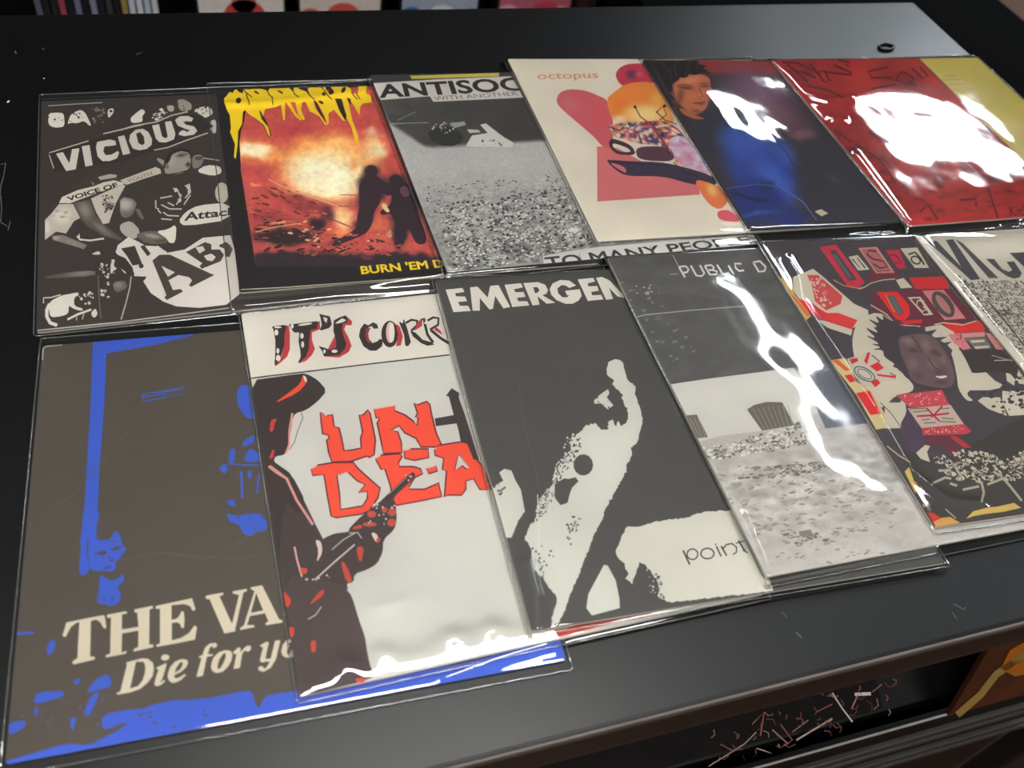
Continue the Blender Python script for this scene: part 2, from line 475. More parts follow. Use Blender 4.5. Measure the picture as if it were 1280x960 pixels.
def build_cover(s, art, root, edge):
    """one printed card: the print is a planar division of its face, every printed shape its own faces"""
    W, H = s.W * 1000, s.H * 1000
    r = 1.2
    corner = []
    for cx, cy, a0 in ((W - r, -r, 90), (r, -r, 180), (r, -H + r, 270), (W - r, -H + r, 360)):
        for k in range(4):
            a = math.radians(a0 - 90 + k * 30)
            corner.append((cx + r * math.cos(a), cy + r * math.sin(a)))
    bd = np.array(corner)
    V = [bd]; E = [np.stack([np.arange(len(bd)), np.roll(np.arange(len(bd)), -1)], 1)]; nv = len(bd)
    shp = []
    for sh in art.sh:
        q = to_uv(s, sh.seg.reshape(-1, 2)) * 1000
        seg = q.reshape(-1, 2, 2)
        lo, hi = seg.min(1), seg.max(1)
        keep = (hi[:, 0] > -2) & (lo[:, 0] < W + 2) & (hi[:, 1] > -H - 2) & (lo[:, 1] < 2)
        shp.append((seg, sh))
        sg = seg[keep]
        if len(sg):
            V.append(sg.reshape(-1, 2)); E.append(nv + np.arange(2 * len(sg)).reshape(-1, 2)); nv += 2 * len(sg)
    if art.step:
        g = np.stack(np.meshgrid(np.arange(0.7, W - 0.5, art.step), -np.arange(0.7, H - 0.5, art.step)), -1)
        g[::2, :, 0] += art.step * 0.5
        g = g.reshape(-1, 2); g = g[(g[:, 0] < W - .4)]
        V.append(g); nv += len(g)
    V = np.concatenate(V); E = np.concatenate(E)
    res = delaunay_2d_cdt([Vector((float(a), float(b))) for a, b in V], [(int(a), int(b)) for a, b in E], [], 0, 2e-3, False)
    v = np.array([(p.x, p.y) for p in res[0]]); f = np.array([t for t in res[2] if len(t) == 3])
    cen = v[f].mean(1)
    ok = inside(cen, segs_closed(bd)); f = f[ok]; cen = cen[ok]
    ar = np.abs(np.cross(v[f[:, 1]] - v[f[:, 0]], v[f[:, 2]] - v[f[:, 0]])); ok = ar > 1e-5; f = f[ok]; cen = cen[ok]
    own = np.full(len(f), -1)
    for i, (seg, sh) in enumerate(shp):
        own[inside(cen, seg)] = i
    col = np.zeros((len(f), 3, 4))
    vpx = uv_to_px(s, v / 1000)
    cor = vpx[f].reshape(-1, 2)
    def fill(mask, c, gr, fn):
        if not mask.any(): return
        if fn is None: col[mask, :, :3] = tolin(c)
        else: col[mask, :, :3] = tolin(fn(cor.reshape(-1, 3, 2)[mask].reshape(-1, 2))).reshape(-1, 3, 3)
        col[mask, :, 3] = gr
    fill(own == -1, art.base, art.bgrain, art.basefn)
    for i, (seg, sh) in enumerate(shp): fill(own == i, sh.col, sh.grain, sh.fn)
    used = np.unique(f); rm = np.full(len(v), -1); rm[used] = np.arange(len(used)); v = v[used]; f = rm[f]
    # face up, then side and bottom of the card
    fl_ = np.cross(v[f[:, 1]] - v[f[:, 0]], v[f[:, 2]] - v[f[:, 0]]) < 0
    f[fl_] = f[fl_][:, ::-1]; col[fl_] = col[fl_][:, ::-1]
    me = bpy.data.meshes.new('printed_cover')
    vv = np.concatenate([v / 1000, np.full((len(v), 1), TH)], 1)
    me.from_pydata(vv.tolist(), [], f.tolist())
    at = me.color_attributes.new('Print', 'FLOAT_COLOR', 'CORNER')
    at.data.foreach_set('color', col.reshape(-1).astype(np.float32))
    me.materials.append(M_PRINT); me.update()
    o = bpy.data.objects.new('printed_cover', me); COL.objects.link(o); o.parent = root
    n = len(bd)
    vs2 = [(a / 1000, b / 1000, TH - 0.00002) for a, b in bd] + [(a / 1000, b / 1000, 0.0) for a, b in bd]
    fs2 = [(i, (i + 1) % n, n + (i + 1) % n, n + i)[::-1] for i in range(n)] + [tuple(range(n, 2 * n))[::-1]]
    mesh_obj('card_edge', vs2, fs2, edge, root)
    return o

def build_film(s, root, wr=(), amp=0.00026, seed=1, N=180, puff=0.0004, lift=()):
    """the clear bag: follows the card, sinks to what lies below beyond it, wavy; wr = creases (px polyline, height, width px)
       lift = soft bulges (px x, px y, rx px, ry px, rot, height)"""
    l, r, t, b = s.mg
    U, V = np.meshgrid(np.linspace(-l, s.W + r, N), np.linspace(t, -s.H - b, N))
    X = s.tl[0] + s.c * U - s.s * V; Y = s.tl[1] + s.s * U + s.c * V
    plane = s.pl[0] + s.pl[1] * X + s.pl[2] * Y
    under = hf_at(s.under, X, Y) + 0.00035 - plane            # what lies below, in sheet coordinates
    dx = np.maximum(np.maximum(-U, U - s.W), 0); dy = np.maximum(np.maximum(V, -s.H - V), 0)
    d = np.hypot(dx, dy)
    k = np.clip(d / 0.005, 0, 1); k = k * k * (3 - 2 * k)
    inner = np.clip(np.minimum(np.minimum(U, s.W - U), np.minimum(-V, s.H + V)) / 0.03, 0, 1)
    q = np.stack([U.ravel() * 1000, V.ravel() * 1000], 1)
    wv = (vnoise(q, 38, seed, 2) - .5).reshape(U.shape) * 2 * amp + (vnoise(q * np.array([1.0, 0.35]), 14, seed + 9, 2) - .5).reshape(U.shape) * 0.35 * amp
    top = TH + 0.00025 + puff * np.sqrt(np.clip(inner, 0, 1)) + wv * (0.35 + 0.65 * inner) + amp * 0.5
    low = np.maximum(under, 0.00012 - 0 * plane) 
    low = np.maximum(under, -plane + 0.0003)
    z = top * (1 - k) + np.minimum(low, top) * k
    px = w2px(np.stack([X.ravel(), Y.ravel(), (plane + TH).ravel()], 1))
    for pl, h, wd in wr:
        p = np.array(pl, float); best = np.full(len(px), 1e9)
        for a, c_ in zip(p[:-1], p[1:]):
            dd = c_ - a; tt = np.clip(((px - a) @ dd) / (dd @ dd), 0, 1)
            best = np.minimum(best, np.hypot(*(px - a - tt[:, None] * dd).T))
        z += (h * np.exp(-(best / wd) ** 2)).reshape(z.shape)
    for cx, cy, rx, ry, rot, h in lift:
        dx_, dy_ = px[:, 0] - cx, px[:, 1] - cy
        cs, sn = math.cos(math.radians(rot)), math.sin(math.radians(rot))
        z += (h * np.exp(-(((dx_ * cs + dy_ * sn) / rx) ** 2 + ((-dx_ * sn + dy_ * cs) / ry) ** 2))).reshape(z.shape)
    z = np.maximum(z, np.where(d > 0, np.minimum(low, top), TH + 0.0001))
    vv = np.stack([U.ravel(), V.ravel(), z.ravel()], 1)
    i = np.arange(N * N).reshape(N, N)
    fs = np.stack([i[:-1, :-1], i[1:, :-1], i[1:, 1:], i[:-1, 1:]], -1).reshape(-1, 4)
    o = mesh_obj('plastic_bag', vv.tolist(), fs.tolist(), M_FILM, root, smooth=True)
    # heat-sealed rim of the bag
    ring = np.concatenate([i[0, :], i[1:, -1], i[-1, -2::-1], i[-2:0:-1, 0]])[::2]
    pr = vv[ring]; m = len(pr); nn = 5; R = 0.00030
    tg = np.roll(pr, -1, 0) - np.roll(pr, 1, 0); tg /= np.linalg.norm(tg, axis=1)[:, None]
    sd = np.cross(tg, [0, 0, 1.0]); sd /= np.linalg.norm(sd, axis=1)[:, None]
    up = np.cross(sd, tg)
    tv = np.concatenate([pr + R * (math.cos(a) * sd + math.sin(a) * up) for a in np.linspace(0, 2 * np.pi, nn, endpoint=False)])
    tf = [(a * m + j, a * m + (j + 1) % m, ((a + 1) % nn) * m + (j + 1) % m, ((a + 1) % nn) * m + j) for a in range(nn) for j in range(m)]
    mesh_obj('sealed_rim', tv.tolist(), tf, M_SEAM, o, smooth=True)
    return o

def sleeve_root(s, label, group=None):
    """an Empty in the sheet's own frame: x right, y up the cover, z off the sheet"""
    o = empty('record_sleeve'); a, bx, by = s.pl
    ex = Vector((s.c, s.s, bx * s.c + by * s.s)).normalized(); ey = Vector((-s.s, s.c, -bx * s.s + by * s.c))
    ez = ex.cross(ey).normalized(); ey = ez.cross(ex)
    m = Matrix(((ex.x, ey.x, ez.x, s.tl[0]), (ex.y, ey.y, ez.y, s.tl[1]), (ex.z, ey.z, ez.z, ZT + a + bx * s.tl[0] + by * s.tl[1]), (0, 0, 0, 1)))
    o.matrix_world = m
    return meta(o, label, 'record sleeve')
# ------------------------------------------------------------------ the prints (traced in photo pixels)
WH = (226, 221, 210)
def art1():
    a = Art((64, 57, 53), 0.10); a.step = 1.6
    d = (62, 55, 51)
    K2 = (50, 120, 8.73); K3 = (150, 110, 8.73); K4 = (50, 200, 8.0); K5 = (150, 180, 7.387); K6 = (130, 280, 7.53); K7 = (40, 300, 8.35)
    a.sm = 1
    # small band photographs along the top
    a.poly(WH, K2, '90,190 190,180 260,190 270,300 250,340 150,345 90,310').poly(WH, K2, '340,200 390,170 450,150 500,190 560,320 540,325 480,270 400,300 340,290 300,310 320,240')
    a.dots(d, K2, '90,190 450,160 540,320 100,340', 26, 1.1, 4).dots((150, 142, 134), K2, '570,110 700,100 700,290 580,300', 22, 1.2, 5)
    a.poly(WH, K2, '735,150 800,130 805,180 745,250').ell(d, K2, 775, 165, 18, 14)
    a.poly(WH, K3, '110,330 180,270 240,225 280,260 240,310 250,370 130,385').poly((190, 182, 172), K3, '510,190 590,190 590,250 550,260 520,240')
    a.poly((170, 162, 152), K3, '620,130 700,120 790,180 770,250 650,250').poly(WH, K3, '790,250 900,200 990,210 1020,280 930,330 900,300')
    a.dots(d, K3, '620,130 790,180 1000,210 930,330 640,240', 30, 1.0, 6).poly(WH, K3, '975,360 1050,340 1050,500 990,480').dots(WH, K3, '340,260 460,230 560,300 360,350', 16, 1.4, 7, 1.6)
    a.line(WH, K3, 1.3, '585,75 620,60 645,70')
    # banner
    a.sm = 0
    a.poly((52, 46, 43), K2, '100,620 540,490 1130,310 1700,200 1900,330 1480,520 880,720 160,830')
    for K, p in ((K2, '100,620 530,490'), (K2, '690,412 1130,310'), (K3, '0,460 160,410 400,370 560,300 740,258'), (K3, '370,678 520,650 700,580 960,490'), (K2, '100,640 150,790')):
        a.line((205, 196, 184), K, 1.4, p)
    for K, p, h in ((K2, '175,630 250,612 320,735 350,580 430,570 390,800 285,818', ()), (K2, '455,550 540,535 575,755 495,770', ()),
                    (K2, '610,560 625,500 760,475 825,490 830,535 770,545 705,550 690,600 715,645 780,640 850,598 865,620 840,680 760,710 680,710 630,660', ()),
                    (K2, '850,445 920,428 985,625 905,645', ()),
                    (K3, '100,580 110,510 170,455 250,445 310,480 350,560 345,620 290,665 210,680 140,660', ('175,500 220,480 260,530 270,600 245,625 200,600',)),
                    (K3, '350,410 425,395 460,530 500,550 520,530 490,370 560,360 605,500 590,560 500,595 430,590 390,550', ()),
                    (K3, '600,350 650,310 740,305 800,330 780,368 720,360 690,375 720,400 810,420 845,470 800,510 700,525 640,510 650,480 690,460 730,480 765,462 700,440 630,410', ())):
        a.poly((216, 210, 200), K, p, *h)
    # people photograph: generic group leaning in
    a.sm = 1
    g = lambda v: (v, v - 8, v - 15)
    a.poly(g(150), K5, '440,170 470,80 560,50 640,80 660,150 640,230 560,275 420,285 405,205 340,150 345,125 400,150', fn=blobs(g(165), K5, [(560, 110, 60, 25, 0, g(90), .8, .2), (630, 190, 28, 30, 0, g(58), 1, .4), (480, 160, 60, 90, 0, g(185), .6, .1), (600, 90, 60, 12, 10, g(80), .8, .3)]))
    a.poly(g(46), K5, '395,205 425,120 470,62 560,35 640,55 655,90 600,70 560,66 510,82 478,100 462,150 450,165 430,190 415,230').ell(g(120), K5, 432, 205, 18, 26, -20).line(g(60), K5, 1.1, '540,108 590,100').line(g(70), K5, 1.0, '640,110 662,150 645,160').line(g(50), K5, 1.2, '420,285 520,270 640,240').line(g(52), K5, 1.4, '665,100 720,82 760,100')
    a.poly(g(135), K5, '665,110 750,90 775,150 740,215 670,230').poly(g(90), K5, '690,120 760,110 755,150 700,150')
    a.line(g(200), K5, 1.0, '770,130 920,152').poly(WH, K5, '700,255 790,195 920,200 945,265 860,297')
    a.poly(g(150), K5, '0,480 160,520 130,640 60,690 0,660', fn=blobs(g(120), K5, [(50, 560, 110, 90, 0, g(200), .9, .2)]))
    a.poly(g(185), K5, '0,740 100,705 190,800 150,880 60,860 0,800').poly(g(120), K5, '140,610 175,590 225,690 200,700')
    a.poly(g(140), K5, '130,840 250,800 400,810 440,870 430,920 250,925', fn=blobs(g(110), K5, [(300, 850, 120, 25, 12, g(190), .9, .1), (380, 890, 70, 14, -5, g(70), .8, .3)]))
    a.poly(WH, K5, '330,805 440,790 522,738 512,912 455,915 430,870')
    # shirt emblem
    for p in ('330,520 330,590 360,600', '370,500 480,480', '380,560 460,600 570,600', '400,630 440,660 545,665', '380,690 480,700', '490,410 530,420 560,500 520,560', '600,390 640,370 650,440 600,500', '650,470 590,560', '350,610 380,640', '440,540 500,570', '540,450 570,480'):
        a.line((215, 208, 198), K5, 1.6, p)
    for x, y in ((515, 425), (630, 400), (640, 440), (550, 520)): a.ell((215, 208, 198), K5, x, y, 16, 20)
    a.poly(WH, K5, '540,715 600,630 720,565 1010,540 1015,700 600,760').text((44, 38, 36), K5, 'Attack', '590,712 1090,650 600,632 1090,578', 0.03)
    a.ell((205, 200, 182), K5, 940, 450, 62, 96)
    # cut-out strips
    a.sm = 0
    a.poly((205, 197, 182), K5, '0,335 200,260 330,212 372,232 382,270 230,318 60,378').text((120, 110, 102), K5, 'YOUTH', '75,358 300,285 65,330 290,255')
    a.poly(g(70), K4, '310,280 500,140 780,130 800,210 540,260').poly(g(190), K4, '580,170 700,140 770,150 760,175 600,200').poly(g(140), K4, '505,210 545,235 530,255')
    a.poly(WH, K4, '50,600 110,540 190,440 330,440 400,580 340,610 260,735 160,715 50,800', fn=blobs((200, 192, 180), K4, [(220, 560, 150, 120, 0, (225, 218, 206), .9, .2), (230, 520, 160, 10, 10, (120, 110, 100), .7, .1), (240, 570, 150, 9, 8, (120, 110, 100), .7, .1), (70, 680, 40, 100, 0, WH, .9, .3)]))
    a.poly(g(125), K4, '335,430 500,395 560,560 680,680 830,790 800,805 640,760 470,660 400,580', fn=blobs(g(95), K4, [(450, 500, 90, 150, -25, g(160), .8, .1), (620, 690, 200, 40, 38, g(150), .8, .1)]))
    a.poly(g(135), K4, '120,760 230,750 470,850 440,892 250,835 130,800', fn=blobs(g(140), K4, [(160, 780, 50, 40, 0, g(195), .8, .2), (330, 830, 150, 20, 22, g(170), .7, .1)]))
    a.poly(WH, K4, '510,385 830,240 852,258 755,440 690,630 630,640 560,520', fn=blobs((205, 198, 186), K4, [(690, 460, 60, 60, 0, (90, 80, 74), .8, .2)]))
    a.dots((58, 50, 46), K4, '620,400 740,400 740,500 640,520', 14, 1.6, 8).dots((60, 52, 48), K4, '620,360 720,340 730,380 640,400', 8, 1.2, 9, 1.8)
    a.poly((222, 214, 200), K4, '190,430 220,370 380,300 540,262 640,222 740,203 850,232 770,262 600,320 300,432').text((40, 34, 32), K4, 'VOICE OF', '285,415 785,268 262,370 765,222', 0.035)
    a.line(WH, K4, 2.2, '370,760 400,795 500,805 640,785').poly(WH, K4, '370,770 395,735 400,790')
    # big white disc with letters
    a.poly((226, 219, 212), K6, '110,265 130,200 230,122 330,170 390,205 510,210 590,272 760,240 930,130 1190,105 1245,300 1275,660 1150,760 900,790 680,775 560,730 440,650 370,540 400,500 285,490 270,410 200,320 130,290')
    a.sm = 0
    a.poly(d, K6, '160,230 290,205 360,375 270,392 215,300').poly(d, K6, '340,210 380,198 440,280 410,305')
    a.poly((60, 52, 48), K6, '100,300 200,320 290,470 240,480 150,400').poly(d, K6, '280,490 400,495 385,525 300,512').ell(d, K6, 350, 395, 24, 22)
    a.poly((74, 66, 61), K6, '455,345 520,290 620,288 1000,465 1040,480 820,592 798,577 830,530 800,500 700,480 608,530 650,622 720,612 745,635 590,716 568,690 588,670', '540,393 667,455 602,497')
    a.poly((74, 66, 61), K6, '770,265 950,170 1010,190 1012,240 1090,240 1130,290 1100,350 920,422 898,395 925,370', '860,220 930,208 952,245 900,278', '940,300 1010,278 1052,310 1022,350 970,342')
    a.poly((74, 66, 61), K6, '1080,200 1150,168 1190,200 1212,240 1180,312 1150,305 1130,230 1090,215')
    a.line(WH, K6, 1.2, '500,205 560,250 590,265')
    a.sm = 1
    # lower left: amplifier, cable, crouching figure
    a.poly(g(128), K7, '130,385 400,330 660,315 660,378 150,402', fn=blobs(g(100), K7, [(520, 350, 250, 36, -6, g(160), .9, .1)]))
    a.line(g(120), K7, 1.3, '690,370 700,600 718,815').line(g(190), K7, 1.6, '1035,380 1020,500 980,660 930,830')
    a.poly(g(140), K7, '835,440 970,418 1002,500 870,558', fn=blobs(g(110), K7, [(900, 470, 80, 60, 0, g(165), .8, .1)]))
    a.dots(WH, K7, '720,250 860,190 890,290 820,370 720,420', 14, 1.7, 11).dots(WH, K7, '720,440 800,440 800,620 730,620', 7, 1.6, 12, 1.7).poly(WH, K7, '610,150 700,110 720,155')
    a.poly(WH, K7, '920,290 990,345 970,350').poly(WH, K7, '820,235 870,195 850,270 890,300 850,320 820,365')
    a.poly(WH, K7, '190,640 300,580 410,560 480,545 490,575 440,600 440,690 540,718 510,742 420,712 385,680 380,770 300,798 190,808 175,700')
    a.line(WH, K7, 4.2, '185,665 155,730 155,800 190,865 262,890').line(WH, K7, 2.6, '370,830 480,775 620,725').poly(WH, K7, '612,770 660,708 688,770 650,818')
    a.line(WH, K7, 1.4, '120,660 120,605 200,600 300,570').dots(WH, K7, '460,560 640,540 650,640 500,700', 15, 1.3, 14).line((190, 180, 160), K7, 1.3, '540,770 525,830').line((190, 180, 160), K7, 1.3, '465,800 465,840')
    a.line((205, 198, 188), (46, 400, 1), 1.2, '1,13 100,3 240,-15').line((190, 182, 172), (50, 120, 8.73), 1.0, '90,108 380,88 680,72')
    return a

def art2():
    a = Art((34, 28, 31), 0.05); a.step = 1.5
    K = (295, 150, 4.923)
    R_, O_, Y_, PY, D_ = (196, 82, 76), (228, 158, 88), (236, 208, 150), (238, 226, 196), (38, 30, 36)
    ph = blobs((190, 84, 78), K, [
        (80, 430, 160, 120, 0, (190, 90, 84), .8, .1), (120, 190, 250, 105, 5, O_, .95, .3), (110, 190, 190, 65, 5, PY, .95, .3), (250, 215, 110, 50, 0, O_, .8, .1),
(560, 290, 400, 290, 0, O_, 1, .45), (560, 320, 350, 230, 0, Y_, 1, .4), (550, 350, 300, 175, 10, PY, 1, .4), (850, 170, 120, 130, 40, Y_, .9, .2), (880, 190, 70, 60, 0, (222, 214, 170), .9, .2), (830, 70, 60, 50, 0, (226, 200, 160), .8, .1), (900, 120, 30, 40, 0, (214, 120, 90), .8, .1),
        (640, 140, 170, 60, 0, (234, 190, 120), .8, .1), (380, 60, 240, 60, 0, (184, 70, 76), .8, .1), (700, 30, 180, 40, 0, (184, 74, 78), .8, .1), (720, 270, 40, 60, 0, (222, 150, 96), .8, .1),
        (430, 520, 230, 70, 16, (150, 62, 66), 1, .3), (200, 440, 130, 50, 10, (172, 78, 70), .9, .1), (240, 430, 60, 24, 20, (236, 170, 120), .8, .1), (120, 400, 50, 12, 10, (236, 160, 100), .8, .2),
        (230, 600, 230, 60, 4, (158, 66, 70), .95, .2), (660, 600, 90, 110, 0, (236, 206, 150), .95, .3), (640, 690, 90, 50, 0, (230, 150, 90), .8, .1),
        (250, 640, 160, 12, -6, (236, 170, 120), .9, .1), (860, 640, 110, 60, 10, (200, 110, 80), .9, .2), (900, 720, 140, 70, 0, (196, 96, 84), .9, .2), (960, 690, 40, 40, 0, (236, 190, 130), .9, .2),
        (830, 330, 70, 70, 0, (70, 44, 54), 1, .4), (800, 480, 80, 200, 0, (60, 42, 54), 1, .5), (870, 420, 100, 110, 20, (66, 46, 58), 1, .4), (1000, 400, 120, 90, 20, (70, 48, 58), 1, .3), (1040, 560, 130, 190, 15, (56, 42, 50), 1, .4), (1010, 690, 60, 150, 0, (46, 38, 46), 1, .4), (760, 640, 50, 60, 30, (62, 44, 54), 1, .4), (660, 730, 130, 26, -22, (58, 44, 54), 1, .3), (1040, 430, 50, 60, 0, (110, 76, 84), .8, .2),
        (910, 540, 22, 40, -30, (240, 214, 160), .9, .3), (560, 580, 60, 70, 0, (80, 50, 54), .9, .3), (500, 640, 70, 60, 0, (52, 36, 40), 1, .3), (300, 720, 260, 66, 0, (50, 38, 40), 1, .5), (200, 760, 90, 10, 0, (180, 110, 100), .8, .2), (650, 800, 60, 16, -5, (214, 130, 100), .9, .2), (540, 790, 40, 20, 20, (180, 70, 70), .9, .2), (880, 770, 120, 14, -6, (180, 100, 84), .7, .2), (1150, 640, 60, 50, 40, (170, 100, 76), .8, .2),
        (400, 880, 600, 90, 0, (50, 40, 44), 1, .6), (1000, 870, 400, 70, 0, (46, 38, 44), 1, .5), (800, 850, 60, 16, 0, (150, 60, 66), .8, .2)], warp=9, seed=5)
    a.poly(D_, K, '-10,60 40,-150 900,-300 1500,-100 1500,890 600,905 120,905 60,500', fn=lambda p: ph(p) * (.90 + .26 * vnoise(p, 5, 77, 3) + .12 * vnoise(p * np.array([.4, 1]), 9, 78, 2))[:, None], grain=.10)
    a.sm = 2
    fg = (60, 42, 52)
    a.ell(fg, K, 832, 312, 40, 36, 0, 10).poly(fg, K, '790,340 850,335 905,375 960,400 985,450 930,470 900,440 885,520 850,560 840,640 800,700 720,735 610,775 590,752 690,705 755,650 742,600 765,520 752,420', grain=.1)
    a.ell((56, 42, 50), K, 985, 375, 46, 40, 20, 10).poly((54, 40, 48), K, '950,400 1030,370 1085,420 1130,500 1105,560 1150,650 1180,760 1110,770 1060,660 1040,700 1030,790 970,790 990,660 955,570 900,590 880,560 960,520', grain=.1)
    a.poly((112, 78, 88), K, '1000,420 1050,400 1078,460 1030,480').poly((240, 212, 156), K, '905,505 950,560 930,572 900,540').line((56, 40, 48), K, 1.6, '860,430 930,455 1010,470')
    a.dots((186, 92, 76), K, '100,600 480,640 1000,740 1180,790 1100,830 120,830', 60, 1.0, 31, 3.6, -4).dots((58, 42, 46), K, '90,600 500,620 560,700 1100,760 1150,840 110,850', 80, 1.3, 32, 3.4, -4).dots((240, 196, 140), K, '120,640 400,610 720,700 980,660 960,740 560,800', 26, 1.0, 33, 2.6, -10).dots((206, 120, 84), K, '60,360 300,400 560,520 560,600 80,600', 34, 1.0, 34, 3.6, 15).dots((132, 54, 58), K, '60,420 300,420 560,540 560,600 80,600', 30, 1.3, 35, 3.6, 15)
    a.sm = 0
    for p, c, w_ in (('200,365 330,430 480,480 630,530', (236, 180, 140), 1.2), ('640,460 750,462', (150, 90, 60), .9), ('630,530 740,532', (140, 80, 56), .9), ('590,610 720,665', (120, 70, 50), .9), ('120,690 210,665 390,635', (232, 180, 140), 1.2)):
        a.line(c, K, w_, p)
    a.poly((32, 26, 30), (270, 90, 8.0), '0,60 880,-20 1700,-60 1700,130 1300,160 900,200 300,240 235,700 250,960 120,960 40,300')
    K8 = (270, 90, 8.0); K9 = (360, 90, 8.727); Y = (244, 214, 32); B = (40, 28, 20)
    a.poly(B, K8, '120,380 150,620 185,880 205,880 235,640 280,500 300,370').poly(B, K8, '330,420 470,530 535,660 555,640 520,520 440,380')
    a.poly(Y, K8, '80,260 100,250 115,225 140,198 165,210 200,160 225,198 272,215 262,150 320,175 400,162 480,175 522,195 545,140 640,150 720,150 775,200 785,118 830,180 900,200 900,300 700,300 600,350 490,372 470,445 452,400 430,378 455,470 522,550 546,655 520,620 480,530 390,460 340,430 288,380 270,402 260,520 222,590 215,740 196,870 180,850 190,720 140,600 150,560 138,430 110,380 85,310')
    a.poly(Y, K8, '645,310 692,300 690,480 672,480 655,360').poly(Y, K8, '700,300 740,300 800,410 862,480 845,482 790,440 745,370').poly(Y, K8, '790,290 865,280 850,380 890,475 870,480 820,420')
    a.poly(Y, K9, '-20,200 60,210 68,122 120,185 200,215 248,262 213,185 270,148 350,160 388,200 365,102 402,110 412,190 462,250 510,230 468,170 488,118 580,150 543,98 680,180 702,232 765,242 768,88 830,88 862,150 850,230 902,260 912,330 820,342 790,372 778,472 748,420 715,355 640,280 600,300 480,300 300,310 -20,310')
    a.poly(Y, K9, '180,300 270,300 300,400 420,560 415,590 340,480 240,430').poly(Y, K9, '300,300 510,290 520,400 440,450 445,560 428,575 400,480 340,370').poly(Y, K9, '480,300 520,300 560,420 632,535 600,530 510,420').poly(Y, K9, '590,290 650,285 700,520 766,700 766,780 750,818 730,740 690,600 640,500')
    for K_, x, y, rx, ry in ((K8, 225, 285, 30, 32), (K8, 405, 205, 32, 11), (K8, 645, 200, 34, 11), (K9, 390, 240, 24, 20), (K9, 470, 215, 30, 34), (K9, 605, 195, 22, 38), (K9, 360, 330, 34, 16)):
        a.ell(B, K_, x, y, rx, ry, 30, 7)
    a.poly(B, K9, '510,290 580,290 640,480 622,530 560,420').poly(B, K9, '280,310 320,340 425,560 405,545 330,430').poly(B, K9, '640,280 680,290 695,360 660,330')
    for K_, p in ((K8, '255,160 300,205 360,250'), (K8, '515,185 530,225 570,255'), (K8, '770,190 790,225 830,250'), (K8, '300,215 330,300 335,330'), (K8, '560,250 570,330'), (K9, '205,215 245,262 290,300'), (K9, '390,195 430,250 480,300'), (K9, '690,215 720,260 760,300'), (K9, '745,240 790,300')): a.line(B, K_, 1.3, p)
    a.text((246, 216, 40), (440, 310, 9.846), "BURN 'EM DOWN", '118,326 1650,190 98,220 1610,90', 0.03)
    a.line((190, 180, 160), (300, 363, 1), 1.2, '1,-1 60,-4 260,-19')
    return a

def art3():
    a = Art((70, 70, 70), 0.12); a.step = 1.7
    K = (465, 85, 6.4)
    def ph(p):
        y = p[:, 1] + 0.06 * (p[:, 0] - 465)
        hz = 172 + 14 * np.clip((p[:, 0] - 480) / 60, 0, 1) - 34 * np.clip((530 - p[:, 0]) / 70, 0, 1)
        g = np.clip((y - hz) / 5, 0, 1)
        n = vnoise(p * np.array([1, 1.6]), 6, 4, 4); n2 = vnoise(p, 40, 6, 2); n3 = vnoise(p * np.array([1, 1.7]), 3.2, 8, 2)
        dep = np.clip((y - 215) / 120, 0, 1)
        sky = 66 + 14 * n2 + 22 * np.clip((540 - p[:, 0]) / 60, 0, 1) * vnoise(p * np.array([1, 4]), 20, 9, 3)
        gr = 188 - 62 * dep * n2 - 14 * dep + 34 * (n - .5) * (0.5 + dep) + 150 * (n3 - .5) * dep
        v = sky * (1 - g) + np.clip(gr, 50, 235) * g
        return np.stack([v, v - 1, v - 4], 1)
    a.basefn = ph; a.bgrain = .16
    a.poly((62, 62, 61), K, '-60,-40 1300,-80 1300,62 0,118')
    a.poly((205, 194, 92), K, '300,62 1018,38 1016,66 320,88')
    a.poly((212, 208, 202), K, '0,122 500,92 1112,66 1215,236 490,270 462,226 70,256 20,180')
    a.text((50, 44, 46), K, 'ANTISOCIAL', '60,242 1620,160 35,132 1560,52', 0.03)
    a.text((112, 102, 102), K, 'WITH ANOTHER', '505,262 1175,218 488,228 1158,186')
    a.ell((52, 52, 52), K, 590, 545, 140, 80, 8, 12).dots((200, 200, 196), K, '480,430 740,430 740,480 640,530 480,520', 22, 1.0, 3).poly((170, 170, 166), K, '620,440 740,428 750,455 660,480')
    a.poly((214, 212, 206), K, '755,615 800,540 925,520 866,455 910,443 1050,550 1136,602 1120,632 760,628').poly((200, 198, 192), K, '760,490 850,495 870,515 780,520')
    a.dots((70, 70, 68), K, '880,570 1100,590 1090,630 900,620', 12, 1.1, 5).line((170, 170, 166), K, .8, '95,450 300,440 450,438').line((150, 150, 146), K, .8, '200,420 350,350')
    K4_ = (450, 70, 3.428)
    a.dots((52, 52, 50), K4_, '330,640 900,560 1000,800 780,860 400,940', 620, 1.05, 21, 1.9, -4).dots((222, 220, 214), K4_, '330,640 900,600 1000,800 780,860 400,940', 520, 0.95, 22, 1.8, -4)
    a.dots((70, 70, 68), K4_, '240,560 860,500 900,640 330,700', 200, 0.6, 23, 2.4, -4).ell((228, 226, 220), K4_, 915, 745, 26, 8, -8)
    Kb = (670, 280, 4.571)
    a.poly((208, 207, 202), Kb, '38,182 350,132 820,92 1250,62 1260,112 850,160 520,205 50,272')
    a.text((58, 56, 56), Kb, 'TO MANY PEOPLE', '70,262 1240,108 45,190 1205,66', 0.02)
    for x in (245, 650, 870, 955): a.line((120, 118, 116), Kb, .8, '%d,%d %d,%d' % (x, 170 - (x - 245) * .12, x + 28, 235 - (x - 245) * .135))
    return a

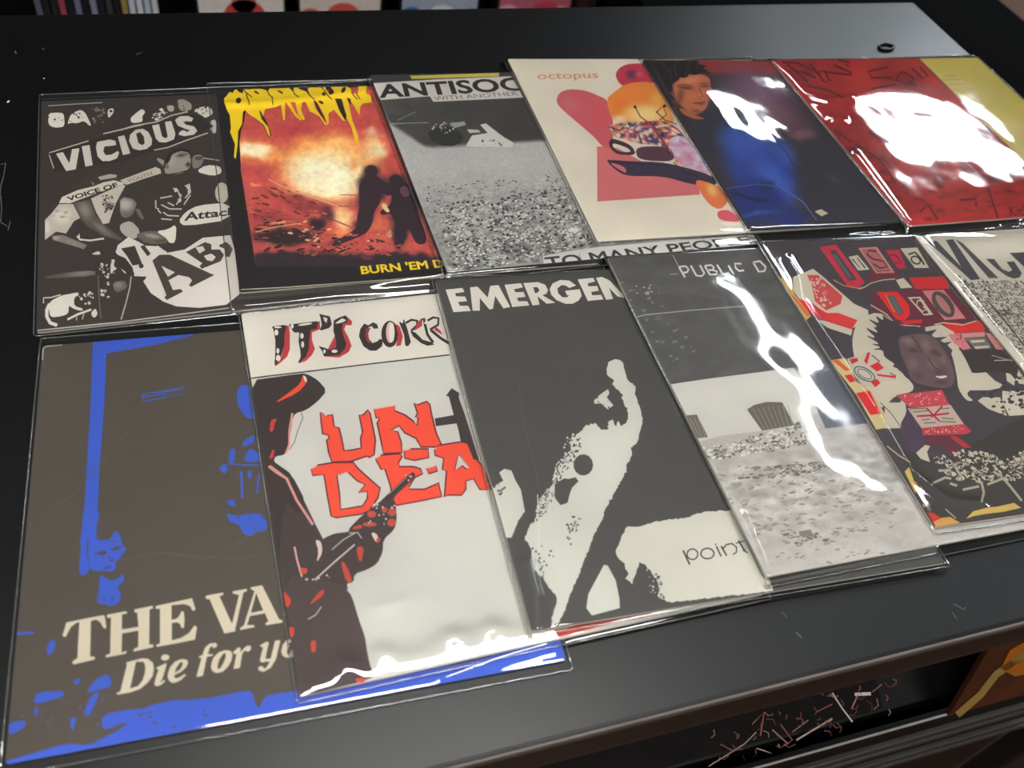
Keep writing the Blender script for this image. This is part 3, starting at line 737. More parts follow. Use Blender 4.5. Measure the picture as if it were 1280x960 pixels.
def art4():
    a = Art((221, 214, 198), 0.02); a.step = 1.9
    K = (680, 80, 4.571)
    pk = (208, 104, 112)
    a.sm = 2
    a.poly(pk, K, '68,205 90,160 150,142 240,150 330,190 358,202 400,330 390,500 330,470 290,420 220,360 120,275 80,235', fn=blobs((206, 100, 110), K, [(150, 230, 90, 60, 40, (204, 120, 122), .8, .1), (330, 300, 60, 120, 0, (214, 92, 100), .8, .1)]))
    a.sm = 0
    a.poly((211, 118, 120), K, '302,470 420,480 640,600 880,680 892,746 305,786', fn=blobs((208, 118, 120), K, [(350, 500, 90, 60, 0, (222, 120, 106), .8, .1), (700, 740, 200, 60, 0, (202, 116, 122), .7, .1)]))
    a.sm = 2
    a.poly((198, 62, 84), K, '405,60 430,20 480,-2 600,-5 680,100 480,135 430,115', fn=blobs((198, 60, 82), K, [(500, 60, 50, 40, 0, (90, 60, 90), .8, .2), (545, 60, 30, 26, 0, (220, 100, 130), .9, .2)]))
    a.poly((226, 150, 70), K, '350,205 400,160 470,110 600,98 650,135 710,235 760,360 400,350', fn=blobs((226, 142, 62), K, [(580, 290, 190, 90, 0, (236, 214, 150), .95, .2), (430, 220, 60, 70, 0, (224, 130, 50), .9, .1), (650, 200, 70, 70, 0, (230, 180, 90), .8, .1), (430, 320, 60, 40, 0, (230, 214, 180), .9, .2)]))
    def mach(p):
        n = vnoise(p, 7, 31, 3); m = vnoise(p, 5, 35, 2)
        pal = np.array([(46, 40, 62), (204, 120, 84), (236, 214, 190), (60, 74, 120), (196, 70, 96), (232, 180, 150)], float)
        return pal[np.clip((n * 9 - 1.5).astype(int), 0, 5)] * (0.75 + 0.5 * m)[:, None]
    a.poly((120, 90, 90), K, '355,345 520,330 720,320 860,470 960,640 860,620 760,580 700,470 420,440', fn=mach)
    a.poly((190, 150, 170), K, '700,430 790,400 930,560 950,640 860,610 760,560', fn=lambda p: np.array([(206, 176, 196)]) + (vnoise(p, 6, 41, 3)[:, None] - .5) * np.array([(40, 150, 150)]))
    a.poly((66, 40, 52), K, '368,445 390,422 500,462 530,522 420,518 380,485', '395,450 480,480 500,505 425,500 390,470').poly((92, 58, 74), K, '520,490 560,470 700,470 760,560 540,550', grain=.1)
    a.poly((62, 54, 74), K, '350,545 480,555 700,560 980,640 985,702 850,690 680,640 470,642 400,600', '372,560 460,585 475,628 410,592')
    a.poly((226, 140, 76), K, '845,650 990,692 1065,770 1010,838 935,800', fn=blobs((224, 130, 80), K, [(960, 720, 40, 60, -30, (238, 200, 120), .9, .2)]))
    a.poly((214, 96, 108), K, '985,840 1060,830 1140,905 1000,895').poly((236, 228, 214), K, '1000,905 1110,900 1130,920 1040,925')
    for p in ('520,245 550,300 590,330', '640,280 680,240 700,290 660,320', '640,270 690,320 760,345', '370,360 430,380 470,340', '480,330 500,380 540,350', '560,350 600,330 640,370', '640,390 690,450 720,520', '540,400 560,460', '740,560 800,620 880,640', '360,550 520,570 720,580'):
        a.line((40, 34, 50), K, 1.3, p)
    for x, y in ((520, 245), (690, 240)): a.ell((40, 34, 44), K, x, y, 10, 10, 0, 6)
    a.text((205, 146, 108), (660, 80, 10.667), 'octopus', '130,232 950,214 120,128 930,112', 0.012)
    return a

def art5():
    a = Art((60, 56, 66), 0.05); a.step = 1.5
    K = (790, 50, 3.556)
    ph = blobs((62, 58, 66), K, [
        (500, 110, 520, 60, 0, (150, 62, 62), 1, .4), (560, 230, 260, 140, 20, (120, 80, 110), .9, .2), (640, 330, 230, 90, 20, (130, 86, 100), .8, .2), (760, 420, 90, 40, 0, (150, 104, 112), .7, .2),
        (120, 160, 110, 110, 30, (60, 40, 44), 1, .4), (90, 130, 60, 50, 0, (110, 56, 60), .6, .1), (230, 120, 70, 26, 15, (34, 32, 40), 1, .3),
        (250, 225, 95, 105, -20, (196, 118, 84), 1, .5), (280, 190, 60, 34, 0, (214, 140, 100), .8, .2), (250, 210, 60, 9, 8, (90, 46, 44), .9, .2), (290, 265, 44, 10, 5, (130, 62, 60), .8, .2), (330, 260, 30, 60, 0, (176, 110, 110), .6, .1), (240, 300, 80, 20, 38, (190, 110, 80), .8, .2),
        (200, 330, 60, 120, -35, (52, 42, 50), 1, .3), (330, 420, 120, 130, -20, (52, 52, 64), 1, .4), (180, 290, 20, 70, -35, (150, 90, 60), .5, .1),
        (570, 560, 260, 170, 45, (48, 70, 150), 1, .5), (500, 440, 170, 110, 20, (60, 92, 176), .9, .2), (640, 640, 190, 90, 50, (72, 108, 196), .9, .1), (560, 720, 180, 130, 10, (42, 56, 122), 1, .4), (680, 500, 60, 120, -40, (64, 100, 184), .7, .1), (700, 790, 120, 60, 0, (44, 56, 118), 1, .3), (600, 640, 60, 40, 20, (44, 44, 80), .8, .1), (520, 700, 140, 14, 12, (30, 36, 76), .8, .2), (560, 770, 160, 12, -6, (84, 110, 190), .6, .1), (430, 740, 60, 60, 0, (50, 50, 70), .8, .1),
        (900, 640, 230, 190, 35, (58, 56, 64), 1, .4), (1000, 780, 260, 120, 0, (60, 58, 66), 1, .5), (820, 500, 120, 60, 40, (58, 58, 70), .9, .3)], warp=7, seed=12)
    a.basefn = ph
    a.sm = 2
    a.sm = 0
    a.poly((38, 31, 37), K, '45,95 90,84 105,70 140,82 170,70 200,84 235,72 262,86 300,92 290,102 340,118 318,122 350,150 310,145 285,158 255,150 240,172 215,165 200,190 178,195 182,225 165,235 190,262 172,270 200,300 150,290 95,200', grain=.12)
    a.sm = 2
    a.poly((196, 120, 86), K, '178,192 240,165 300,150 345,165 350,215 366,250 338,268 334,300 292,336 240,312 202,272', fn=blobs((190, 112, 80), K, [(260, 180, 70, 26, -8, (216, 146, 106), .9, .1), (240, 212, 50, 10, 6, (84, 44, 40), .9, .2), (325, 205, 34, 9, -6, (90, 50, 48), .8, .2), (310, 240, 18, 30, 0, (214, 140, 108), .8, .1), (262, 250, 40, 30, 0, (206, 126, 90), .8, .1), (215, 250, 24, 60, 10, (120, 66, 52), .8, .1), (300, 282, 34, 7, 4, (120, 50, 50), .9, .3), (290, 318, 44, 14, 14, (120, 70, 58), .8, .1), (340, 230, 14, 60, 0, (160, 110, 120), .6, .1)]))
    a.poly((180, 104, 72), K, '205,300 240,312 292,338 330,352 280,352 228,332')
    for p in ('200,205 230,196 270,206', '300,196 336,190', '298,214 316,250 300,258', '272,282 325,276'): a.line((70, 38, 38), K, 1.1, p)
    for p in ('120,90 170,140 175,190', '90,110 130,180 170,240', '200,85 190,130 205,170', '250,85 250,120 235,160', '300,100 290,125', '110,150 150,230 190,290'): a.line((92, 58, 52), K, .9, p)
    a.sm = 0
    for p, c in (('330,300 420,380 520,420', (40, 44, 70)), ('600,400 700,520 760,640', (36, 50, 110)), ('420,660 560,640 700,660', (70, 96, 170)), ('640,640 760,720 820,800', (86, 116, 190))): a.line(c, K, 1.2, p)
    a.poly((214, 198, 178), K, '812,762 840,752 872,770 842,784')
    return a

def art6():
    a = Art((186, 54, 52), 0.05); a.step = 1.7
    K = (960, 60, 4.0)
    def ph(p):
        n = vnoise(p * np.array([.6, 1]), 20, 51, 4); m = vnoise(p, 60, 52, 2); f = vnoise(p * np.array([.5, 1.2]), 7, 53, 3)
        c = np.array([[176, 54, 54.]]) * (0.72 + 0.5 * n)[:, None]
        k = np.clip((f - .58) * 6, 0, .75)[:, None] * np.clip((p[:, 1:2] - 130) / 60, 0, 1)
        c = c * (1 - k) + np.array([[92, 40, 46.]]) * k
        k2 = np.clip((m - .55) * 4, 0, .5)[:, None]
        return c * (1 - k2) + np.array([[190, 72, 60.]]) * k2
    a.basefn = ph
    dk = (96, 30, 38)
    for p in ('90,75 200,170', '70,70 150,75 250,125 150,120', '170,120 240,150', '215,85 250,130', '250,125 280,170 310,165 280,110 250,125', '330,85 420,125 390,75', '350,60 410,70', '290,120 420,135'):
        a.line(dk, K, 2.6, p)
    for p in ('600,95 500,118 520,150 610,148 640,180 520,205', '660,125 640,160 700,185 730,150 680,120 660,125', '700,165 740,190', '720,100 770,150 800,140 760,95', '800,95 850,140'):
        a.line(dk, K, 2.6, p)
    a.text((84, 30, 34), K, 'Kicks', '1215,842 1330,835 1200,792 1315,785')
    for p in ('560,540 660,640 700,730', '440,480 560,560 640,680', '330,410 420,470', '500,420 640,500', '760,820 800,780 850,860', '960,760 1040,755 1040,790', '1100,690 1120,760 1150,850', '200,190 300,210 380,250'):
        a.line((104, 44, 50), K, 2.8, p)
    # yellow field on the right of the cover
    Ky = (0, 0, 1.0)
    a.poly((203, 188, 98), Ky, '1146,70 1260,60 1500,300 1420,330 1280,202', grain=.04)
    a.line((120, 40, 40), Ky, 1.0, '1146,72 1280,202 1400,318')
    for p in ('1180,95 1196,94', '1176,100 1200,99', '1182,106 1206,105', '1190,112 1216,111', '1198,120 1226,119'):
        a.line((170, 158, 90), Ky, 1.2, p)
    return a
def art7():
    a = Art((88, 80, 71), 0.05)
    W_ = (222, 211, 188); B = (62, 98, 205); d = (86, 78, 68)
    Ka = (0, 390, 3.311); K5 = (80, 640, 7.38); K6 = (260, 470, 4.571); K7 = (0, 760, 4.8); K8 = (140, 840, 4.923)
    a.poly(B, Ka, '385,125 620,96 795,82 800,96 640,136 440,172 430,400 412,640 402,860 398,965 330,965 350,800 375,380')
    a.sm = 1
    a.poly(B, K5, '172,-20 330,-20 312,110 265,125 235,200 215,260 225,330 220,440 240,540 180,590 140,570 145,420 165,240')
    a.poly(B, K5, '235,238 300,250 380,262 440,240 452,190 490,178 522,220 535,300 580,340 540,385 500,450 470,460 480,520 440,550 360,545 240,540 228,440 222,330')
    a.ell(d, K5, 350, 378, 52, 20, -8, 9).ell(d, K5, 480, 335, 50, 16, -18, 9).ell(d, K5, 440, 445, 28, 12, 0, 7).ell((70, 84, 150), K5, 400, 510, 46, 16, -10, 8).line(d, K5, 1.6, '225,250 216,340 222,440')
    a.poly(B, K5, '330,572 375,600 430,640 500,610 552,565 552,640 490,690 525,760 512,832 440,872 330,842 298,832 325,720').dots((70, 78, 120), K5, '310,770 520,770 510,860 330,850', 8, 1.2, 3)
    for p in ('170,60 235,45 250,140 272,240 235,245 200,220 165,150', '200,370 260,335 272,370 200,412', '125,420 155,410 155,490 118,502', '62,520 100,500 112,540 90,562', '198,492 235,410 292,440 298,490', '225,540 250,540 245,592 230,580', '108,710 150,705 160,745 118,740', '105,780 150,800 300,778 345,850 330,890 280,888 250,918 200,902 180,850 120,832'):
        a.poly(B, K6, p)
    a.line(B, K6, 3.0, '190,545 196,700').line(B, K6, 2.4, '292,560 280,670').line(B, K6, 1.5, '70,520 120,500 200,508 300,510').line(d, K6, 2.0, '130,745 160,775')
    a.line(B, Ka, 1.3, '590,340 660,330 760,312').line(B, Ka, 1.3, '585,352 690,338').line(B, Ka, 1.2, '600,370 690,352').line(B, Ka, 1.2, '640,335 740,322').line(B, Ka, 1.1, '588,340 596,372').line((74, 88, 150), Ka, 1.0, '690,350 770,335 775,312')
    for p in ('90,145 205,140 205,155 95,162', '300,190 337,195 325,260 285,285 280,250', '230,505 382,495 382,535 210,578 203,545', '205,600 230,590 225,640 210,655', '50,690 155,670 150,715 55,768', '445,430 488,422 470,455 450,462', '512,512 570,430 640,395 672,430 665,472 600,490', '540,530 595,500 580,560 530,652 500,640', '425,655 460,655 440,738 425,720', '612,640 770,610 900,600 900,700 690,712 612,732'):
        a.poly(B, K7, p)
    a.poly(B, (0, 0, 1), '-5,955 8,951 37,943 83,929 112,932 129,922 150,912 165,900 182,883 211,876 237,875 266,872 302,864 315,864 321,885 325,884 331,870 341,868 368,864 460,842 600,815 720,790 720,900 0,990')
    a.line(d, K8, 2.6, '280,312 250,312').line((96, 84, 70), K8, 3.0, '0,352 40,328 92,318').line((104, 84, 76), K8, 4.5, '690,310 735,345 800,330 940,315').line((104, 88, 76), K8, 2.4, '930,318 1040,275 1130,250').line((80, 84, 110), K8, 1.6, '160,262 250,245')
    a.dots(d, K5, '240,250 530,200 560,350 440,540 240,530', 22, .8, 4).dots(d, K6, '105,780 340,780 330,890 180,900', 14, .9, 5).dots(B, K7, '40,690 380,500 660,400 600,700 420,760', 26, .8, 6).dots(d, K8, '0,240 860,130 840,330 300,420', 18, 1.0, 7, 2.5, -12)
    a.sm = 0
    T1 = (70, 720, 8.0); T2 = (200, 720, 8.0); T3 = (140, 790, 10.667); T4 = (240, 780, 9.143)
    for K, p, h in ((T1, '65,600 95,610 125,555 150,510 200,470 235,460 228,560 220,700 215,820 165,855 172,885 385,835 388,808 340,805 345,640 348,450 400,435 440,460 480,525 502,520 495,440 480,390 300,425 105,465', ()),
        (T1, '510,388 700,352 712,372 660,385 658,535 825,508 812,365 785,362 785,335 965,298 972,322 935,335 932,690 970,680 975,710 780,755 772,735 822,710 825,545 660,575 655,765 705,748 700,775 500,815 495,795 542,775 545,600 550,415 512,418', ()),
        (T2, '-45,325 -40,300 320,222 355,335 328,350 300,300 240,280 115,292 115,440 160,430 190,405 215,352 238,358 245,430 240,515 218,522 200,480 170,462 118,470 118,645 220,615 290,570 345,495 370,510 350,635 180,670 -30,708 -40,690 0,675 0,330', ()),
        (T2, '455,205 470,195 630,165 635,185 595,205 720,480 790,190 730,175 725,155 865,128 870,150 835,165 750,540 760,550 645,575 495,230 462,230', ()),
        (T2, '905,115 1020,92 1190,430 1225,445 1225,465 1060,492 1055,470 1085,455 1050,372 900,400 870,490 940,492 945,510 805,540 800,522 840,490 945,150 908,130', ('962,170 1032,345 908,368',)),
        (T3, '190,405 400,352 480,358 545,410 558,490 540,590 470,680 370,760 240,805 70,835 60,815 110,795 200,435 195,425', ('320,395 420,395 445,450 440,540 410,640 350,720 240,755',)),
        (T3, '595,475 720,415 728,430 680,600 640,680 690,640 712,650 670,690 620,722 575,715 565,685 600,560 625,500 595,495', ()),
        (T3, '745,560 775,470 840,395 930,360 1000,372 1015,410 990,470 920,530 830,575 830,600 850,620 900,605 970,560 985,575 920,640 830,680 780,668 745,620', ('835,545 860,470 910,405 940,400 945,430 910,500',)),
        (T4, '50,605 110,385 80,385 82,368 118,358 150,270 200,225 270,215 290,240 275,265 240,275 235,252 205,265 180,345 235,345 235,362 170,375 125,590', ()),
        (T4, '220,460 245,385 310,320 390,298 445,310 462,350 450,420 410,490 350,545 280,560 235,540 218,500', ('290,480 310,410 350,345 385,330 385,380 360,450 320,510 295,515',)),
        (T4, '470,320 530,265 555,275 555,330 590,280 630,248 670,250 675,285 650,315 615,310 600,300 570,350 550,490 545,500 475,515 510,340 480,345', ()),
        (T4, '780,240 860,200 878,215 850,330 840,400 900,395 950,190 1010,185 960,400 900,500 820,545 765,530 757,500 785,480 815,490 820,510 850,500 890,430 845,430 800,440 775,420 790,350 815,265 785,262', ()),
        (T4, '1020,310 1035,240 1080,185 1180,165 1230,200 1225,290 1180,370 1110,385 1060,378 1030,350', ('1085,310 1110,220 1160,200 1160,260 1120,340 1090,350',))):
        a.poly(W_, K, p, *h)
    a.ell(W_, T3, 710, 340, 56, 40, -10)
    for p in ('150,700 200,690 300,700 330,690', '60,640 90,620 160,540', '200,690 260,700 340,655'): a.line((97, 89, 80), (0, 0, 1), 1.2, p)
    a.line((190, 176, 150), (0, 0, 1), 1.6, '53,450 54,436 58,433 78,431')
    return a

def art8():
    a = Art((208, 207, 200), 0.015)
    k = (54, 45, 43); rd = (190, 62, 66); wt = (232, 228, 218); OR = (240, 84, 56); ol = (84, 34, 44)
    K1 = (330, 380, 10.667); K2 = (440, 380, 9.846); K3 = (380, 490, 6.0); K4 = (460, 470, 5.647); K5 = (310, 450, 6.4); K6 = (330, 570, 5.645); K7 = (340, 720, 6.0)
    a.poly((224, 219, 208), (0, 0, 1), '290,380 560,350 562,443 332,471 308,476')
    # hand-drawn heading
    a.poly(rd, K1, '250,290 330,290 345,400 345,600 310,700 200,800 150,830 230,700 270,560').poly(k, K1, '105,300 250,280 300,285 275,400 270,560 245,640 215,730 150,830 140,790 150,650 150,480 125,340')
    for e in ((185, 310, 50, 13), (165, 380, 26, 40), (185, 625, 20, 38), (190, 720, 32, 42)): a.ell(wt, K1, *e)
    a.poly(rd, K1, '560,300 745,225 748,335 640,380 640,480 680,600 640,680 560,760 470,790').poly(k, K1, '330,270 400,265 700,228 725,242 700,330 620,340 605,480 600,600 560,700 470,790 455,780 490,700 480,600 460,500 470,380 400,380 350,310')
    for e in ((550, 270, 95, 14, -8), (505, 425, 24, 38), (515, 540, 20, 43), (375, 295, 20, 33)): a.ell(wt, K1, *e)
    a.poly(k, K1, '735,130 880,165 905,270 870,320 760,355 745,340 770,280 755,190', '790,172 848,190 832,255 800,215')
    a.poly(rd, K1, '1085,150 1175,230 1165,285 1090,280 1070,340 1130,450 1168,560 1130,640 1000,715 800,700').poly(k, K1, '930,220 1000,180 1090,150 1120,200 1100,250 1050,260 1040,330 1060,420 1100,530 1080,600 1000,680 870,690 800,700 770,620 725,560 800,580 880,610 960,580 960,480 925,360')
    a.poly(wt, K1, '950,255 1040,190 1095,215 1060,240 980,262').ell(wt, K1, 940, 630, 40, 22).ell(wt, K1, 805, 632, 18, 26)
    a.poly(k, K2, '85,400 100,310 150,240 200,262 260,225 310,250 325,300 270,305 240,272 200,290 180,350 200,430 250,480 310,460 340,430 380,440 370,520 300,575 220,575 140,520').poly((150, 60, 46), K2, '170,300 230,290 200,360 210,430 250,472 200,480 160,400')
    a.ell(k, K2, 465, 370, 105, 165, 0, 18).poly(rd, K2, '540,240 590,280 625,400 600,510 540,520 570,400').ell((226, 190, 184), K2, 470, 350, 52, 130, 0, 16).ell(wt, K2, 490, 350, 34, 122, 0, 14)
    a.poly(k, K2, '580,225 640,190 680,300 725,470 690,522 655,512 640,380').line(k, K2, 3.0, '660,235 730,195 800,205 800,265 730,330').poly(k, K2, '715,330 780,350 870,440 980,470 1015,500 930,515 850,482 750,400').ell(wt, K2, 615, 218, 16, 16).poly(rd, K2, '815,205 865,195 862,272 765,330')
    a.line(k, K2, 3.4, '845,200 885,180 900,260 930,380 1000,475').line(k, K2, 3.0, '930,205 1000,165 1065,175 1060,255 960,315').line(k, K2, 3.6, '970,320 1090,420 1195,485').poly(rd, K2, '1030,275 1090,330 1120,385 1010,320').ell(wt, K2, 905, 232, 16, 14)
    a.line((50, 44, 42), (0, 0, 1), 1.7, '305,474 332,470.5 400,462.5 470,454 562,443.5')
    # the second word, torn red letters
    for K, p, h in ((K3, '122,155 170,180 212,168 225,260 262,270 280,340 300,440 365,435 430,420 425,350 440,300 415,170 440,175 480,135 495,160 515,260 535,360 525,470 490,490 470,480 350,520 210,525 185,450 170,360 190,345 180,320 140,315 130,230', ()),
        (K4, '40,235 195,208 185,245 260,275 320,320 345,350 355,295 335,290 350,260 325,190 350,205 415,180 435,200 450,280 480,400 520,490 470,500 375,500 340,440 260,400 220,350 165,380 210,395 235,470 240,540 110,548 95,470 65,330 80,310 75,290 60,300', ()),
        (K3, '55,580 100,550 215,530 370,528 400,570 500,660 570,720 555,790 490,890 430,915 240,942 205,930 180,800 150,620 65,625', ('245,620 330,600 400,665 460,695 410,755 475,745 475,800 440,855 275,882 265,760',)),
        (K4, '55,590 90,560 230,548 240,570 215,610 220,640 320,640 370,655 385,690 330,715 295,770 290,800 400,800 480,765 495,750 520,850 400,875 200,912 170,860 160,780 120,655 95,660', ()),
        (K4, '255,530 300,515 425,515 430,575 330,595 260,580', ()), (K4, '410,655 480,635 490,670 430,690', ()),
        (K4, '470,520 500,490 660,465 705,475 740,560 810,640 870,805 790,800 745,725 690,740 690,800 660,840 560,840 540,855 555,670 525,660 535,580 475,560', ('640,545 715,650 690,655 670,635 610,665',))):
        for q in (p,) + h:
            pp = P_(K, q); a.sh.append(Shape(segs_closed(stroke_poly(np.concatenate([pp, pp[:2]]), 2.3)), ol))
        a.poly(OR, K, p, *h)
        for q in (p,) + h:
            pp = P_(K, q); a.sh.append(Shape(segs_closed(stroke_poly(np.concatenate([pp, pp[:2]]), 1.5)), ol))
    a.poly((66, 54, 54), K4, '570,145 550,140 590,85 645,120 640,150 680,260 730,420 785,595 745,590 700,480 655,465 640,390 625,335 480,355 470,300 605,275')
    # dark figure in a hat with a rifle
    bk = (62, 50, 48)
    a.sm = 1
    a.poly(bk, K5, '-30,172 430,105 480,115 560,160 632,245 560,330 470,400 370,430 350,520 330,640 310,720 290,760 220,770 205,810 260,850 350,912 480,1200 250,1500 60,1500 0,900')
    a.poly((72, 60, 58), K6, '0,20 65,45 190,120 415,590 430,575 500,545 600,535 600,510 690,420 800,340 880,262 1040,108 1078,140 900,305 930,340 938,450 920,520 842,590 838,680 800,760 730,802 640,832 632,890 580,902 600,950 0,960', grain=.06)
    a.poly((80, 66, 64), K7, '40,-20 545,60 550,90 600,150 650,320 700,460 712,560 740,690 790,765 240,900 150,880', grain=.08)
    a.poly(bk, K6, '0,-30 65,45 190,120 300,330 250,420 140,300 90,960 0,960')
    a.poly(OR, K5, '440,110 472,180 400,262 200,352 330,260 420,190').poly(wt, K5, '440,118 468,140 472,185 450,160')
    a.line((226, 150, 146), K5, 2.6, '355,425 332,560 330,680 305,745').line((70, 58, 56), K5, .9, '425,420 440,460 400,560 370,660 330,720')
    a.poly((214, 206, 196), K5, '362,435 425,425 432,470 396,560 362,655 335,690 338,600').poly((214, 66, 60), K5, '185,475 235,470 215,500 200,572 172,572').poly((214, 66, 60), K5, '190,730 215,710 200,782 168,792')
    a.line((226, 168, 160), K5, 3.0, '165,850 230,900 320,955').line((226, 156, 150), K6, 3.2, '40,70 160,160 230,310 345,485')
    a.poly((228, 206, 196), K6, '360,590 402,600 414,680 370,757 386,670').line((226, 180, 172), K6, 2.2, '215,640 235,740 268,852').poly((220, 82, 56), K6, '255,790 307,790 302,832 262,832')
    a.line((214, 200, 192), K6, 1.9, '640,625 500,745 360,872').line((200, 188, 182), K6, 1.2, '640,545 560,590 480,660').line((204, 190, 184), K6, 1.1, '600,545 660,540 690,580')
    for p in ('630,500 690,482 692,512 620,518', '650,640 707,640 690,742 670,742', '540,740 577,760 628,887 580,892'): a.poly((208, 76, 58), K6, p)
    a.poly((232, 214, 206), K6, '752,540 792,545 812,590 790,612').poly((206, 80, 66), K6, '790,580 830,580 800,620')
    for e in ((760, 410, 32, 24), (905, 395, 28, 30), (902, 470, 32, 28), (745, 482, 50, 16), (850, 380, 20, 20)): a.ell((196, 84, 74), K6, *e)
    a.dots((226, 214, 206), K6, '780,320 930,330 930,480 700,480', 16, .9, 5).dots((226, 214, 206), K6, '280,850 480,840 480,880 290,890', 6, 1.2, 6)
    a.line((60, 52, 50), K6, 4.0, '860,310 960,210 1060,120').line((160, 150, 144), K6, .8, '880,270 1010,150').dots((214, 206, 200), K6, '990,140 1060,110 1070,140 1000,190', 6, .9, 8)
    for p in ('75,100 150,180 120,240 85,200', '360,110 395,100 380,150 280,217 300,190', '122,385 168,385 166,440 140,467', '290,490 332,480 326,572 295,572', '618,772 690,760 704,790 650,806'): a.poly((214, 72, 54), K7, p)
    a.line((206, 190, 184), K7, 1.2, '370,230 330,290 270,325')
    a.sm = 0
    # red strip along the foot of the cover, seen under the neighbour
    a.poly((204, 70, 62), (640, 660, 6.4), '300,850 520,775 690,705 880,690 890,735 560,825 340,880').poly((204, 74, 66), (640, 660, 6.4), '890,690 1100,655 1120,690 900,735').poly((196, 78, 70), (760, 620, 6.4), '500,880 680,820 830,790 840,810 600,880')
    return a

def art9():
    a = Art((80, 79, 77), 0.04)
    W_ = (226, 221, 211); g = (209, 209, 199); d = (80, 79, 77)
    E1 = (550, 340, 10.667); E2 = (650, 330, 9.846); K3 = (660, 430, 6.0); K4 = (600, 560, 6.857); K5 = (640, 660, 6.4); K6 = (760, 620, 6.4); K7 = (840, 660, 10.667)
    for K, p, h in ((E1, '75,235 300,212 325,265 200,285 215,325 335,328 360,390 240,400 265,450 375,450 410,520 180,535', ()), (E1, '400,205 500,195 635,340 670,185 780,175 935,465 845,485 735,320 705,490 660,500 530,345 530,515 435,515', ()), (E1, '860,170 1080,150 1105,205 985,230 1005,270 1115,265 1140,330 1025,345 1045,390 1165,390 1190,445 965,468', ()),
        (E2, '40,235 220,222 310,255 345,320 325,365 275,385 435,475 330,490 215,395 240,500 155,510', ('160,285 215,285 240,320 215,355 185,360',)), (E2, '365,310 400,240 500,195 610,205 690,265 605,295 560,265 510,260 460,300 470,360 520,410 580,410 605,385 580,385 555,330 735,310 760,390 720,450 650,488 560,490 450,445 385,380', ()),
        (E2, '710,190 900,170 925,215 830,240 845,275 950,270 970,330 875,345 890,385 1000,380 1025,435 835,455', ()), (E2, '935,170 1010,160 1100,200 1250,360 1250,130 1330,120 1400,410 1340,430 1200,400 1095,290 1145,430 1060,440', ())):
        a.poly(W_, K, p, *h)
    up = P_(K3, '585,180 600,140 665,110 715,130 720,190 750,270 805,320 800,380 835,470 865,560 840,650 825,730 770,780 780,830 745,900 735,960')
    rt = np.array([(760, 630), (751.7, 650.4), (737, 681), (731, 700), (722, 722), (712, 745), (706, 762), (699, 778), (690, 782)])
    lf = P_(K5, '320,720 352,600 355,545 300,480 240,400 165,320 155,180 110,95')
    lf2 = P_(K4, '385,775 420,670 480,590 480,520 510,440 560,370 620,320 625,250 650,150 690,115')
    lt = P_(K3, '212,955 205,900 270,850 330,790 300,740 350,690 440,612 500,590 540,640 600,640 600,590 640,560 660,620 680,580 700,612 745,590 757,520 720,440 700,400 715,380 650,330 630,300 650,270 600,240 588,212')
    pg = np.concatenate([up, rt, lf, lf2, lt])
    # rough torn outline
    rnd = np.random.RandomState(4); q = []
    for p0, p1 in zip(pg, np.roll(pg, -1, 0)):
        n = max(1, int(np.hypot(*(p1 - p0)) / 2.4))
        for i in range(n): q.append(p0 + (p1 - p0) * i / n + rnd.uniform(-1.1, 1.1, 2))
    a.sh.append(Shape(segs_closed(np.array(q)), g))
    a.ell(d, K4, 885, 145, 85, 92, 0, 13).poly(d, K4, '640,310 720,260 760,265 820,250 845,285 790,340 770,390 750,470 690,490 650,440 640,420')
    a.poly(g, K3, '490,430 540,380 600,338 610,370 590,400 640,460 600,490 545,445 500,447').dots(d, K3, '500,390 640,440 600,490 540,450 490,430', 9, .9, 4, 2.2, 45)
    a.dots(d, K4, '480,380 620,300 720,0 830,0 800,150 720,250 620,420 560,560 480,640 420,560', 100, 1.6, 5, jit=.35).dots(g, K3, '270,720 380,640 450,700 330,830 260,820', 22, 1.2, 6).dots(d, K3, '280,720 430,680 400,800 290,850', 26, 1.4, 16)
    a.dots(d, K4, '740,600 800,570 870,610 860,670 800,760 770,850 740,740', 26, 1.5, 7, jit=.3).dots(d, K4, '400,860 530,800 640,900 600,1000 520,1200 430,1100', 34, 1.4, 8, jit=.3)
    a.poly(g, K4, '165,210 210,178 270,195 300,270 350,360 385,545 330,620 270,768 60,768 0,560 40,380 120,330 200,280')
    a.dots(d, K4, '110,290 230,330 180,400 120,370', 9, 1.6, 9).dots(d, K4, '280,745 380,560 470,520 480,600 380,760', 30, 1.9, 10, 1.6, 60)
    a.poly(g, K5, '735,295 765,300 830,420 860,570 862,640 640,700 595,640 610,530')
    pg = P_(K6, '60,455 80,400 150,245 230,250 380,205 480,190 640,175 720,140 820,122 940,118 1100,100 1320,760 1240,770 500,850 400,810 400,700 370,640 330,590 300,550 250,525 235,580 215,640 190,705 140,660 160,620 140,580 130,540 90,500')
    q = []
    for p0, p1 in zip(pg, np.roll(pg, -1, 0)):
        n = max(1, int(np.hypot(*(p1 - p0)) / 2.4))
        for i in range(n): q.append(p0 + (p1 - p0) * i / n + rnd.uniform(-.9, .9, 2))
    a.sh.append(Shape(segs_closed(np.array(q)), (211, 209, 197)))
    a.dots(d, K6, '370,600 440,640 430,780 480,800 400,830', 20, 1.5, 12).dots(g, K6, '310,580 360,590 390,700 380,780 320,770', 12, .9, 13)
    tk = (72, 68, 64)
